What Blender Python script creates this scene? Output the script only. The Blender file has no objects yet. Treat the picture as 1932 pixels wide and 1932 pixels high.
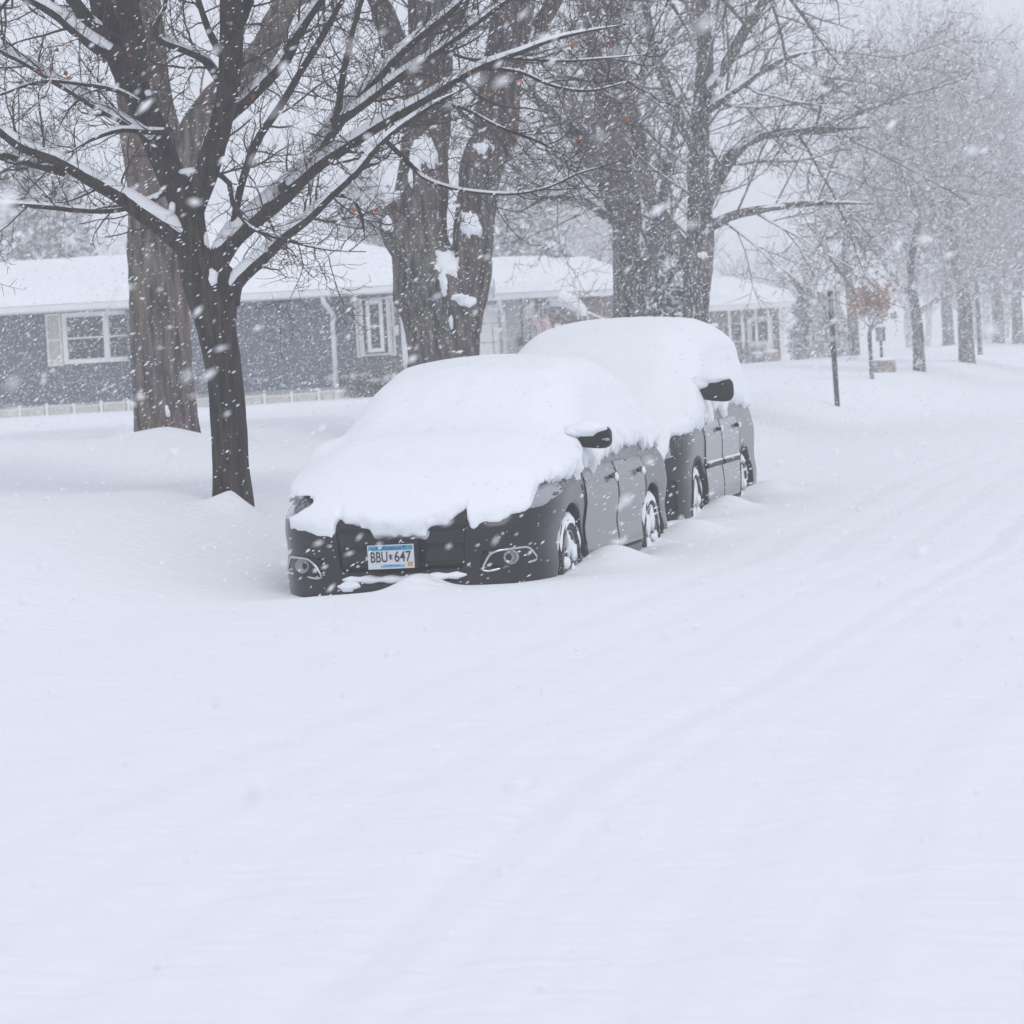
import bpy, bmesh, math, random, colorsys
import numpy as np
from mathutils import Vector, Matrix, noise as mnoise
from mathutils.bvhtree import BVHTree
from mathutils.geometry import delaunay_2d_cdt

random.seed(7)
RNG = np.random.default_rng(11)
SC = bpy.context.scene
COL = SC.collection
R = math.radians

# ------------------------------------------------------------------ camera geometry
F = 6360.0            # focal length in units of a 1932 px wide frame
CAM = np.array([0.0, 0.0, 1.40])
ROLL, PITCH = R(3.3), math.atan(286 / 6360)
r0 = np.array([1.0, 0, 0]); f0 = np.array([0, math.cos(PITCH), -math.sin(PITCH)]); u0 = np.array([0, math.sin(PITCH), math.cos(PITCH)])
CR = math.cos(ROLL) * r0 - math.sin(ROLL) * u0
CU = math.sin(ROLL) * r0 + math.cos(ROLL) * u0


def P(u, v, Y):
    """a point of the place, read off the photograph (1932 px wide) at depth Y"""
    d = f0 + CR * (u - 966) / F + CU * (966 - v) / F
    return CAM + d * (Y / d[1])


# ------------------------------------------------------------------ helpers
def tag(o, label=None, cat=None, group=None, kind=None):
    if label: o['label'] = label
    if cat: o['category'] = cat
    if group: o['group'] = group
    if kind: o['kind'] = kind
    return o


def empty(name, loc, rz=0):
    o = bpy.data.objects.new(name, None); COL.objects.link(o)
    o.location = loc; o.rotation_euler = (0, 0, rz); o.empty_display_size = 0.2
    return o


def mesh_obj(name, V, Fs, mat, parent=None, smooth=True, mat_idx=None):
    """V (n,3) array, Fs a list of index arrays, each (m,k)"""
    V = np.asarray(V, dtype=np.float32).reshape(-1, 3)
    if not isinstance(Fs, list): Fs = [Fs]
    Fs = [np.asarray(f, dtype=np.int32) for f in Fs if len(f)]
    me = bpy.data.meshes.new(name)
    me.vertices.add(len(V)); me.vertices.foreach_set('co', V.ravel())
    nl = sum(f.size for f in Fs); nf = sum(len(f) for f in Fs)
    me.loops.add(nl); me.polygons.add(nf)
    me.loops.foreach_set('vertex_index', np.concatenate([f.ravel() for f in Fs]))
    starts = []; s = 0
    for f in Fs:
        k = f.shape[1]; starts.append(s + np.arange(len(f)) * k); s += f.size
    me.polygons.foreach_set('loop_start', np.concatenate(starts).astype(np.int32))
    me.polygons.foreach_set('use_smooth', np.full(nf, smooth))
    mats = mat if isinstance(mat, (list, tuple)) else [mat]
    for m in mats: me.materials.append(m)
    if mat_idx is not None: me.polygons.foreach_set('material_index', np.asarray(mat_idx, dtype=np.int32))
    me.update(); me.validate()
    o = bpy.data.objects.new(name, me); COL.objects.link(o)
    if parent is not None: o.parent = parent
    return o


class MB:
    """collects simple shapes into one mesh"""
    def __init__(s): s.V = []; s.Q = []; s.T = []; s.n = 0

    def add(s, V, Q=(), T=()):
        V = np.asarray(V, float).reshape(-1, 3)
        s.V.append(V)
        if len(Q): s.Q.append(np.asarray(Q, int) + s.n)
        if len(T): s.T.append(np.asarray(T, int) + s.n)
        s.n += len(V); return s

    def box(s, a, b, bev=0.0):
        (x0, y0, z0), (x1, y1, z1) = a, b
        if bev <= 0:
            V = [(x, y, z) for x in (x0, x1) for y in (y0, y1) for z in (z0, z1)]
            return s.add(V, [(0, 1, 3, 2), (4, 6, 7, 5), (0, 4, 5, 1), (2, 3, 7, 6), (0, 2, 6, 4), (1, 5, 7, 3)])
        bm = bmesh.new(); bmesh.ops.create_cube(bm, size=1)
        for v in bm.verts:
            v.co = Vector(((x0 + x1) / 2 + v.co.x * (x1 - x0), (y0 + y1) / 2 + v.co.y * (y1 - y0), (z0 + z1) / 2 + v.co.z * (z1 - z0)))
        bmesh.ops.bevel(bm, geom=bm.edges[:] + bm.verts[:], offset=bev, segments=3, affect='EDGES', profile=0.5)
        return s.bm(bm)

    def bm(s, bm):
        bm.verts.index_update()
        V = [v.co[:] for v in bm.verts]
        Q = [[v.index for v in f.verts] for f in bm.faces if len(f.verts) == 4]
        bmT = [[v.index for v in f.verts] for f in bm.faces if len(f.verts) == 3]
        for f in bm.faces:
            if len(f.verts) > 4:
                ix = [v.index for v in f.verts]
                for k in range(1, len(ix) - 1): bmT.append([ix[0], ix[k], ix[k + 1]])
        bm.free()
        return s.add(V, Q, bmT)

    def tube(s, pts, rad, n=8, closed=False):
        pts = np.asarray(pts, float); m = len(pts)
        rad = np.broadcast_to(np.asarray(rad, float), (m,))
        V, Q = tube_arrays(pts[None], rad[None], n, closed)
        s.add(V, Q)
        if not closed:
            c0 = s.n; s.add(np.array([pts[0], pts[-1]]))
            base = c0 - m * n
            T = []
            for k in range(n):
                T.append((c0, base + (k + 1) % n, base + k)); T.append((c0 + 1, base + (m - 1) * n + k, base + (m - 1) * n + (k + 1) % n))
            s.T.append(np.array(T))
        return s

    def blob(s, c, r, sub=2, rough=0.15, seed=0, squash=None):
        bm = bmesh.new(); bmesh.ops.create_icosphere(bm, subdivisions=sub, radius=1)
        for v in bm.verts:
            d = v.co.copy(); k = 1 + rough * mnoise.noise(d * 1.7 + Vector((seed * 3.1, seed, 0))) * 2
            v.co = Vector((c[0] + d.x * r[0] * k, c[1] + d.y * r[1] * k, c[2] + d.z * r[2] * k))
        return s.bm(bm)

    def build(s, name, mat, parent=None, smooth=False):
        V = np.concatenate(s.V); Fs = []
        if s.Q: Fs.append(np.concatenate(s.Q))
        if s.T: Fs.append(np.concatenate(s.T))
        return mesh_obj(name, V, Fs, mat, parent, smooth)


def tube_arrays(P3, Rd, n, closed=False):
    """P3 (B,m,3), Rd (B,m) -> verts, quads of B tubes"""
    B, m, _ = P3.shape
    if closed:
        T = np.roll(P3, -1, 1) - np.roll(P3, 1, 1)
    else:
        T = np.empty_like(P3); T[:, 1:-1] = P3[:, 2:] - P3[:, :-2]; T[:, 0] = P3[:, 1] - P3[:, 0]; T[:, -1] = P3[:, -1] - P3[:, -2]
    T /= np.linalg.norm(T, axis=2, keepdims=True) + 1e-12
    mean = T.mean(1); ref = np.where((np.abs(mean[:, 2:3]) > 0.85), np.array([[0.0, 1, 0]]), np.array([[0.0, 0, 1]]))
    ref = np.repeat(ref[:, None], m, 1)
    N = np.cross(T, ref); N /= np.linalg.norm(N, axis=2, keepdims=True) + 1e-12
    Bn = np.cross(N, T)
    a = np.arange(n) * 2 * math.pi / n
    V = P3[:, :, None] + Rd[:, :, None, None] * (np.cos(a)[None, None, :, None] * N[:, :, None] + np.sin(a)[None, None, :, None] * Bn[:, :, None])
    V = V.reshape(-1, 3)
    mm = m if closed else m - 1
    b, i, k = np.meshgrid(np.arange(B), np.arange(mm), np.arange(n), indexing='ij')
    i2 = (i + 1) % m; k2 = (k + 1) % n
    base = b * m * n
    Q = np.stack([base + i * n + k, base + i * n + k2, base + i2 * n + k2, base + i2 * n + k], -1).reshape(-1, 4)
    return V, Q


_LAT = RNG.random((48, 48, 48)).astype(np.float32)


def vn(x, y, z, s=1.0, o=0.0):
    """value noise -1..1"""
    x = np.asarray(x) * s + o; y = np.asarray(y) * s + o * 1.7; z = np.asarray(z) * s + o * 2.3
    x, y, z = np.broadcast_arrays(x, y, z)
    xi = np.floor(x).astype(int); yi = np.floor(y).astype(int); zi = np.floor(z).astype(int)
    fx = x - xi; fy = y - yi; fz = z - zi
    fx = fx * fx * (3 - 2 * fx); fy = fy * fy * (3 - 2 * fy); fz = fz * fz * (3 - 2 * fz)
    L = _LAT; r = 0
    for a in (0, 1):
        for b in (0, 1):
            for c in (0, 1):
                w = (fx if a else 1 - fx) * (fy if b else 1 - fy) * (fz if c else 1 - fz)
                r = r + w * L[(xi + a) % 48, (yi + b) % 48, (zi + c) % 48]
    return r * 2 - 1


def sstep(a, b, x):
    t = np.clip((x - a) / (b - a), 0, 1); return t * t * (3 - 2 * t)


def gs(x, s): return np.exp(-(x / s) ** 2)


# ------------------------------------------------------------------ materials
def new_mat(name):
    m = bpy.data.materials.new(name); m.use_nodes = True
    nt = m.node_tree; b = nt.nodes['Principled BSDF']
    return m, nt, b


def pmat(name, col, rough=0.6, metal=0.0, coat=0.0, var=0.0, nscale=8.0, bump=0.0, bscale=40.0, stretch=None, spec=None):
    m, nt, b = new_mat(name)
    b.inputs['Base Color'].default_value = (*col, 1); b.inputs['Roughness'].default_value = rough
    b.inputs['Metallic'].default_value = metal; b.inputs['Coat Weight'].default_value = coat
    b.inputs['Coat Roughness'].default_value = 0.08
    if spec is not None: b.inputs['Specular IOR Level'].default_value = spec
    tc = nt.nodes.new('ShaderNodeTexCoord'); mp = nt.nodes.new('ShaderNodeMapping')
    nt.links.new(tc.outputs['Object'], mp.inputs['Vector'])
    if stretch: mp.inputs['Scale'].default_value = stretch
    if var > 0:
        n = nt.nodes.new('ShaderNodeTexNoise'); n.inputs['Scale'].default_value = nscale; n.inputs['Detail'].default_value = 5
        nt.links.new(mp.outputs['Vector'], n.inputs['Vector'])
        mx = nt.nodes.new('ShaderNodeMix'); mx.data_type = 'RGBA'
        mx.inputs[6].default_value = (*[c * (1 - var) for c in col], 1); mx.inputs[7].default_value = (*[min(1, c * (1 + var)) for c in col], 1)
        cr = nt.nodes.new('ShaderNodeMapRange'); cr.inputs[1].default_value = 0.3; cr.inputs[2].default_value = 0.7
        nt.links.new(n.outputs['Fac'], cr.inputs[0]); nt.links.new(cr.outputs[0], mx.inputs[0]); nt.links.new(mx.outputs[2], b.inputs['Base Color'])
    if bump > 0:
        n2 = nt.nodes.new('ShaderNodeTexNoise'); n2.inputs['Scale'].default_value = bscale; n2.inputs['Detail'].default_value = 6
        nt.links.new(mp.outputs['Vector'], n2.inputs['Vector'])
        bp = nt.nodes.new('ShaderNodeBump'); bp.inputs['Strength'].default_value = bump; bp.inputs['Distance'].default_value = 0.01
        nt.links.new(n2.outputs['Fac'], bp.inputs['Height']); nt.links.new(bp.outputs['Normal'], b.inputs['Normal'])
    return m


def snowed(m, amount=0.5, scale=60.0, stretch=(1, 1, 1), soft=0.04, zr=None):
    """wind-blown snow sticking to a surface in small patches"""
    nt = m.node_tree; b = nt.nodes['Principled BSDF']
    tc = nt.nodes.new('ShaderNodeTexCoord'); mp = nt.nodes.new('ShaderNodeMapping'); mp.inputs['Scale'].default_value = stretch
    nt.links.new(tc.outputs['Object'], mp.inputs['Vector'])
    n = nt.nodes.new('ShaderNodeTexNoise'); n.inputs['Scale'].default_value = scale; n.inputs['Detail'].default_value = 4; n.inputs['Roughness'].default_value = 0.65
    nt.links.new(mp.outputs['Vector'], n.inputs['Vector'])
    mr = nt.nodes.new('ShaderNodeMapRange'); mr.inputs[1].default_value = amount; mr.inputs[2].default_value = amount + soft
    src_ = n.outputs['Fac']
    if zr:   # more powder clings high on the panels, just under the blanket
        sp = nt.nodes.new('ShaderNodeSeparateXYZ'); nt.links.new(tc.outputs['Object'], sp.inputs[0])
        zm_ = nt.nodes.new('ShaderNodeMapRange'); zm_.inputs[1].default_value = zr[0]; zm_.inputs[2].default_value = zr[1]; zm_.inputs[4].default_value = zr[2]
        nt.links.new(sp.outputs['Z'], zm_.inputs[0]); ad = nt.nodes.new('ShaderNodeMath'); ad.operation = 'ADD'
        nt.links.new(src_, ad.inputs[0]); nt.links.new(zm_.outputs[0], ad.inputs[1]); src_ = ad.outputs[0]
    nt.links.new(src_, mr.inputs[0])
    mx = nt.nodes.new('ShaderNodeMix'); mx.data_type = 'RGBA'
    nt.links.new(mr.outputs[0], mx.inputs[0]); mx.inputs[7].default_value = (0.84, 0.86, 0.9, 1)
    src = b.inputs['Base Color'].links[0].from_socket if b.inputs['Base Color'].links else None
    if src: nt.links.new(src, mx.inputs[6])
    else: mx.inputs[6].default_value = b.inputs['Base Color'].default_value
    nt.links.new(mx.outputs[2], b.inputs['Base Color'])
    r = nt.nodes.new('ShaderNodeMapRange'); r.inputs[3].default_value = b.inputs['Roughness'].default_value; r.inputs[4].default_value = 0.95
    nt.links.new(mr.outputs[0], r.inputs[0]); nt.links.new(r.outputs[0], b.inputs['Roughness'])
    if b.inputs['Coat Weight'].default_value > 0:
        c = nt.nodes.new('ShaderNodeMapRange'); c.inputs[3].default_value = b.inputs['Coat Weight'].default_value; c.inputs[4].default_value = 0
        nt.links.new(mr.outputs[0], c.inputs[0]); nt.links.new(c.outputs[0], b.inputs['Coat Weight'])
    return m


def snow_mat(name, big=0.25, fine=0.25, ripple=0.0):
    m, nt, b = new_mat(name)
    b.inputs['Roughness'].default_value = 0.9; b.inputs['Specular IOR Level'].default_value = 0.15
    tc = nt.nodes.new('ShaderNodeTexCoord')

    def noise(scale, st=(1, 1, 1), det=4, rot=0):
        mp = nt.nodes.new('ShaderNodeMapping'); mp.inputs['Scale'].default_value = st; mp.inputs['Rotation'].default_value = (0, 0, rot)
        nt.links.new(tc.outputs['Object'], mp.inputs['Vector'])
        n = nt.nodes.new('ShaderNodeTexNoise'); n.inputs['Scale'].default_value = scale; n.inputs['Detail'].default_value = det; n.inputs['Distortion'].default_value = 0.7 if st[1] > 1 else 0
        nt.links.new(mp.outputs['Vector'], n.inputs['Vector']); return n.outputs['Fac']
    mx = nt.nodes.new('ShaderNodeMix'); mx.data_type = 'RGBA'
    mx.inputs[6].default_value = (0.86, 0.885, 0.925, 1); mx.inputs[7].default_value = (0.9, 0.915, 0.94, 1)
    nt.links.new(noise(1.3, det=6), mx.inputs[0]); nt.links.new(mx.outputs[2], b.inputs['Base Color'])
    nrm = None
    for st, dist, fac in ((big, 0.05, noise(3.0)), (fine, 0.006, noise(70.0, det=3))) + (((ripple, 0.03, noise(2.2, (1.0, 7.0, 1), 5, R(-8))), (ripple, 0.02, noise(5.5, (1.0, 5.0, 1), 3, R(12)))) if ripple else ()):
        bp = nt.nodes.new('ShaderNodeBump'); bp.inputs['Strength'].default_value = st; bp.inputs['Distance'].default_value = dist
        nt.links.new(fac, bp.inputs['Height'])
        if nrm: nt.links.new(nrm, bp.inputs['Normal'])
        nrm = bp.outputs['Normal']
    nt.links.new(nrm, b.inputs['Normal'])
    return m


def bark_mat(name, dark, light, vscale=14.0, snow=0.62, bump=0.6, wscale=26):
    m, nt, b = new_mat(name)
    b.inputs['Roughness'].default_value = 0.9; b.inputs['Specular IOR Level'].default_value = 0.2
    tc = nt.nodes.new('ShaderNodeTexCoord'); mp = nt.nodes.new('ShaderNodeMapping'); mp.inputs['Scale'].default_value = (1, 1, 0.13)
    nt.links.new(tc.outputs['Object'], mp.inputs['Vector'])
    n = nt.nodes.new('ShaderNodeTexNoise'); n.inputs['Scale'].default_value = vscale; n.inputs['Detail'].default_value = 8; n.inputs['Roughness'].default_value = 0.65
    nt.links.new(mp.outputs['Vector'], n.inputs['Vector'])
    cr = nt.nodes.new('ShaderNodeValToRGB'); cr.color_ramp.elements[0].position = 0.38; cr.color_ramp.elements[1].position = 0.62
    cr.color_ramp.elements[0].color = (*dark, 1); cr.color_ramp.elements[1].color = (*light, 1)
    nt.links.new(n.outputs['Fac'], cr.inputs[0])
    n2 = nt.nodes.new('ShaderNodeTexNoise'); n2.inputs['Scale'].default_value = 1.5; n2.inputs['Detail'].default_value = 4
    nt.links.new(tc.outputs['Object'], n2.inputs['Vector'])
    mu = nt.nodes.new('ShaderNodeMix'); mu.data_type = 'RGBA'; mu.blend_type = 'MULTIPLY'; mu.inputs[0].default_value = 0.5
    nt.links.new(cr.outputs[0], mu.inputs[6]); nt.links.new(n2.outputs['Color'], mu.inputs[7])
    nt.links.new(mu.outputs[2], b.inputs['Base Color'])
    bp = nt.nodes.new('ShaderNodeBump'); bp.inputs['Strength'].default_value = bump; bp.inputs['Distance'].default_value = 0.03
    nt.links.new(n.outputs['Fac'], bp.inputs['Height']); nt.links.new(bp.outputs['Normal'], b.inputs['Normal'])
    if snow: snowed(m, snow, wscale, (1, 1, 0.35))
    return m


M = {}
M['ground'] = snow_mat('snow_ground', 0.35, 0.2, ripple=0.6)
M['snow'] = snow_mat('snow_lying', 0.25, 0.3)
M['roofsnow'] = snow_mat('snow_on_roof', 0.5, 0.3)
M['flake'] = pmat('snowflake', (0.96, 0.97, 0.99), 0.9)
M['bark1'] = bark_mat('bark_dark', (0.012, 0.010, 0.009), (0.095, 0.070, 0.057), 22, 0.69, 1.0, 60)
M['bark2'] = bark_mat('bark_furrowed', (0.035, 0.027, 0.022), (0.27, 0.215, 0.185), 14, 0.66, 1.0, 60)
M['bark3'] = bark_mat('bark_grey', (0.03, 0.026, 0.023), (0.25, 0.21, 0.19), 14, 0.62, 1.0, 55)
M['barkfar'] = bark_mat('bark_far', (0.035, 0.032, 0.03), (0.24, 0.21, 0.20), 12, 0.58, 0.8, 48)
M['twig1'] = pmat('twig_brown', (0.055, 0.034, 0.028), 0.8, var=0.4, nscale=3)
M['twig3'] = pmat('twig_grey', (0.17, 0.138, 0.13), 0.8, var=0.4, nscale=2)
M['twigfar'] = snowed(pmat('twig_haze_pale', (0.33, 0.30, 0.30), 0.9, var=0.3, nscale=2), 0.52, 9)  # base colour paled to imitate distance haze, with real stuck snow over it
M['leaf'] = pmat('dry_leaf', (0.42, 0.14, 0.05), 0.7, var=0.4, nscale=6)
M['leafred'] = pmat('oak_leaf_red', (0.44, 0.27, 0.19), 0.7, var=0.4, nscale=4)
M['needle'] = pmat('conifer_needles', (0.045, 0.06, 0.05), 0.8, var=0.4, nscale=4)
M['olive'] = pmat('yellow_green_needles', (0.42, 0.42, 0.30), 0.8, var=0.3, nscale=3)
M['shrub'] = pmat('shrub_brown', (0.11, 0.075, 0.06), 0.85, var=0.4, nscale=5)
M['paint'] = snowed(pmat('charcoal_paint', (0.004, 0.0045, 0.006), 0.28, 0.1, 0.35, spec=0.3), 0.72, 75, (1, 1, 1), 0.09, (0.5, 1.0, 0.16))
M['door'] = snowed(pmat('charcoal_paint_door', (0.008, 0.0085, 0.011), 0.24, 0.2, 0.62), 0.64, 80, (1, 1, 0.6), 0.10, (0.55, 1.0, 0.13))
M['black'] = pmat('black_plastic', (0.007, 0.007, 0.008), 0.5, var=0.3, spec=0.25)
M['seam'] = pmat('shut_line', (0.006, 0.006, 0.007), 0.8)
M['tyre'] = snowed(pmat('tyre_rubber', (0.014, 0.014, 0.015), 0.85, bump=0.5, bscale=60), 0.60, 70, (1, 1, 1))
M['rim'] = snowed(pmat('rim_alloy', (0.30, 0.30, 0.32), 0.35, 0.85), 0.62, 40, (1, 1, 1))
M['chrome'] = pmat('chrome', (0.55, 0.56, 0.58), 0.22, 1.0)
M['lens'] = pmat('lamp_lens', (0.30, 0.31, 0.34), 0.08, 0.2, 1.0)
M['lensdark'] = pmat('lamp_inside', (0.08, 0.085, 0.095), 0.15, 0.4, 1.0)
M['white'] = pmat('white_trim', (0.80, 0.81, 0.81), 0.6, var=0.06, nscale=3)
M['cream'] = pmat('cream_shutter', (0.70, 0.68, 0.62), 0.7, var=0.08, nscale=4)
M['steel'] = pmat('galvanised_steel', (0.045, 0.048, 0.052), 0.5, 0.4, var=0.3)
M['glassdark'] = pmat('window_glass', (0.02, 0.027, 0.03), 0.15, 0.0, 0.1, spec=0.35)
M['brick'] = pmat('brown_brick', (0.19, 0.13, 0.10), 0.9, var=0.35, nscale=7)
M['footing'] = pmat('foundation_render', (0.34, 0.33, 0.32), 0.9, var=0.2, nscale=3)
M['stone'] = pmat('pale_stone', (0.33, 0.29, 0.24), 0.9, var=0.35, nscale=4)


def siding_mat(name, col, pitch=0.2):
    m, nt, b = new_mat(name)
    b.inputs['Roughness'].default_value = 0.7
    tc = nt.nodes.new('ShaderNodeTexCoord'); sp = nt.nodes.new('ShaderNodeSeparateXYZ'); nt.links.new(tc.outputs['Object'], sp.inputs[0])
    mul = nt.nodes.new('ShaderNodeMath'); mul.operation = 'DIVIDE'; mul.inputs[1].default_value = pitch; nt.links.new(sp.outputs['Z'], mul.inputs[0])
    fr = nt.nodes.new('ShaderNodeMath'); fr.operation = 'FRACT'; nt.links.new(mul.outputs[0], fr.inputs[0])
    bp = nt.nodes.new('ShaderNodeBump'); bp.inputs['Strength'].default_value = 1; bp.inputs['Distance'].default_value = 0.03; bp.invert = True
    nt.links.new(fr.outputs[0], bp.inputs['Height']); nt.links.new(bp.outputs['Normal'], b.inputs['Normal'])
    n = nt.nodes.new('ShaderNodeTexNoise'); n.inputs['Scale'].default_value = 2.5; n.inputs['Detail'].default_value = 8
    mp = nt.nodes.new('ShaderNodeMapping'); mp.inputs['Scale'].default_value = (0.6, 1, 3); nt.links.new(tc.outputs['Object'], mp.inputs[0]); nt.links.new(mp.outputs[0], n.inputs['Vector'])
    mx = nt.nodes.new('ShaderNodeMix'); mx.data_type = 'RGBA'; mx.inputs[6].default_value = (*[c * 0.8 for c in col], 1); mx.inputs[7].default_value = (*[c * 1.2 for c in col], 1)
    nt.links.new(n.outputs['Fac'], mx.inputs[0]); nt.links.new(mx.outputs[2], b.inputs['Base Color'])
    return m


M['blue'] = siding_mat('blue_grey_siding', (0.066, 0.090, 0.118), 0.22)
M['paleside'] = siding_mat('pale_grey_siding', (0.42, 0.43, 0.43), 0.3)

# ------------------------------------------------------------------ surface nets
def surface_nets(f, org, h):
    nx, ny, nz = f.shape
    s = f < 0
    cnt = np.zeros((nx - 1, ny - 1, nz - 1), np.int8); acc = np.zeros((nx - 1, ny - 1, nz - 1, 3), np.float32)
    for ax in range(3):
        for b in (0, 1):
            for c in (0, 1):
                def sl(a, lo):
                    r = [None] * 3; o = [i for i in range(3) if i != ax]
                    r[ax] = slice(lo, f.shape[ax] - 1 + lo); r[o[0]] = slice(b, f.shape[o[0]] - 1 + b); r[o[1]] = slice(c, f.shape[o[1]] - 1 + c)
                    return a[tuple(r)]
                f0_, f1_ = sl(f, 0), sl(f, 1); x = sl(s, 0) != sl(s, 1)
                t = np.where(x, f0_ / np.where(x, f0_ - f1_, 1), 0)
                o = [i for i in range(3) if i != ax]
                cnt += x
                acc[..., ax] += np.where(x, t, 0); acc[..., o[0]] += np.where(x, b, 0); acc[..., o[1]] += np.where(x, c, 0)
    act = cnt > 0
    idx = -np.ones(act.shape, np.int64); idx[act] = np.arange(act.sum())
    cells = np.argwhere(act)
    V = (cells + acc[act] / cnt[act][:, None]) * h + np.asarray(org)
    Q = []
    for ax in range(3):
        o = [(ax + 1) % 3, (ax + 2) % 3]
        r0_ = [slice(1, -1)] * 3; r0_[ax] = slice(0, f.shape[ax] - 1); r1_ = list(r0_); r1_[ax] = slice(1, f.shape[ax])
        a, b = s[tuple(r0_)], s[tuple(r1_)]
        for flip in (False, True):
            e = np.argwhere((a & ~b) if not flip else (~a & b))
            if not len(e): continue
            e = e + np.array([0 if i == ax else 1 for i in range(3)])
            def cell(d0, d1):
                c = e.copy(); c[:, o[0]] -= d0; c[:, o[1]] -= d1
                return idx[c[:, 0], c[:, 1], c[:, 2]]
            q = np.stack([cell(1, 1), cell(0, 1), cell(0, 0), cell(1, 0)], -1)
            if flip: q = q[:, ::-1]
            Q.append(q)
    return V, np.concatenate(Q)


def grid3(lo, hi, h):
    ax = [np.arange(lo[i], hi[i] + h, h, dtype=np.float32) for i in range(3)]
    return np.meshgrid(*ax, indexing='ij')


def smax(a, b, k):
    h = np.clip(0.5 + 0.5 * (a - b) / k, 0, 1); return b + (a - b) * h + k * h * (1 - h)


def smin(a, b, k): return -smax(-a, -b, k)


def blur(f, n, times=2):
    k = 2 * n + 1
    for _ in range(times):
        for ax in range(3):
            p = np.pad(f, [(n + 1, n) if i == ax else (0, 0) for i in range(3)], mode='edge')
            c = np.cumsum(p, axis=ax, dtype=np.float64)
            a = np.take(c, np.arange(k, c.shape[ax]), ax); b = np.take(c, np.arange(0, c.shape[ax] - k), ax)
            f = ((a - b) / k).astype(np.float32)
    return f


# ------------------------------------------------------------------ the ground
A1, A2 = R(13.6), R(12.0)
O1 = np.array([-0.725, 21.35]); O2 = np.array([0.44, 27.85])
ZR = -0.27


def to_local(X, Y, O, a):
    dx, dy = X - O[0], Y - O[1]
    return dx * math.cos(a) - dy * math.sin(a), dx * math.sin(a) + dy * math.cos(a)


def ground_h(X, Y):
    X = np.asarray(X, float); Y = np.asarray(Y, float)
    s = (X - 0.242 * Y) * 0.972
    z = 0.52 * sstep(-6.5, -9.1, s) + 0.26 * sstep(-9.4, -12.6, s) + 0.05 * sstep(-14, -24, s)
    z = z + 0.0045 * np.clip(Y - 28, 0, 110) * sstep(-22, -8, s)
    z = z + 0.25 * sstep(5.5, 9, s)
    # old tyre tracks filled by drifting snow
    wob = 0.12 * np.sin(Y * 0.35) + 0.08 * vn(X * 0 + 3, Y, 0, 0.5) + 0.035 * vn(X, Y, 0, 2.2, 8)
    for si, w, d in ((-2.3, 0.13, 0.010), (-2.32, 0.05, 0.012), (-2.05, 0.05, 0.010), (-1.6, 0.06, 0.008), (-1.2, 0.06, 0.010), (-2.9, 0.06, 0.009), (-3.4, 0.06, 0.008), (-3.9, 0.10, 0.012), (-0.75, 0.15, 0.015), (-0.7, 0.06, 0.012), (0.2, 0.07, 0.010), (0.9, 0.12, 0.02), (1.3, 0.07, 0.012), (2.6, 0.2, 0.02)):
        z = z - d * gs(s - si - wob, w) + d * 0.7 * gs(s - si - wob - 0.12 - w * 1.2, w * 0.8)
    z = z + 0.03 * vn(X, Y, 0, 0.33, 5) + 0.012 * vn(X, Y * 1.5, 0, 1.4, 9) + 0.10 * vn(X, Y, 0, 0.06, 2) * sstep(20, 60, Y)
    z = z + 0.004 * vn(X, Y * 4, 0, 2.6, 1) + 0.016 * vn(X, Y, 0, 3.2, 3) * gs(s + 1.6, 1.6) * sstep(-0.1, 0.5, vn(X, Y, 0, 0.7, 6))
    # drifts round the two cars
    for O, a, L, W in ((O1, A1, 4.73, 0.90), (O2, A2, 5.0, 0.98)):
        lx, ly = to_local(X, Y, O, a)
        near = sstep(1.6, 0.0, np.hypot(np.clip(np.abs(lx) - W, 0, None), np.clip(np.abs(ly - L / 2) - L / 2, 0, None)))
        under = sstep(0.0, 0.25, W - 0.12 - np.abs(lx)) * sstep(0.05, 0.35, ly) * sstep(0.0, 0.25, L - ly)
        z = z * (1 - 0.6 * near * sstep(-8.4, -6.9, s)) - 0.12 * under
        z = z + 0.13 * gs(lx - W - 0.14, 0.22) * gs(ly - 1.55, 0.42) + 0.12 * gs(lx - W - 0.15, 0.25) * gs(ly - 4.45 + (0.3 if L > 4.9 else 0), 0.45)
        z = z - 0.05 * gs(lx - W - 0.03, 0.13) * gs(ly - 2.6, 0.7)
    lx, ly = to_local(X, Y, O1, A1)
    z = z + 0.09 * gs(lx - 0.12, 0.16) * gs(ly + 0.02, 0.28) - 0.05 * gs(lx + 0.85, 0.35) * gs(ly, 0.4) - 0.02 * gs(lx + 0.3, 0.3) * gs(ly, 0.3)
    lx2, ly2 = to_local(X, Y, O2, A2)
    z = z + 0.18 * gs(lx2 + 1.4, 0.5) * gs(ly2 - 2.5, 2.5)
    # cones of snow at the tree feet
    for (tx, ty, th, tw) in MOUNDS:
        z = z + th * np.exp(-(np.hypot(X - tx, Y - ty) / tw) ** 1.4)
    return z


MOUNDS = []
T1Y, T2Y, T3Y, T4Y = 26.0, 36.0, 36.5, 47.0
p = P(440, 935, T1Y); MOUNDS.append((p[0] + 0.01, p[1] - 0.30, 0.16, 0.19)); T1B = p
p = P(315, 830, T2Y); MOUNDS.append((p[0] + 0.05, p[1] - 0.45, 0.13, 0.5)); T2B = p

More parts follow.
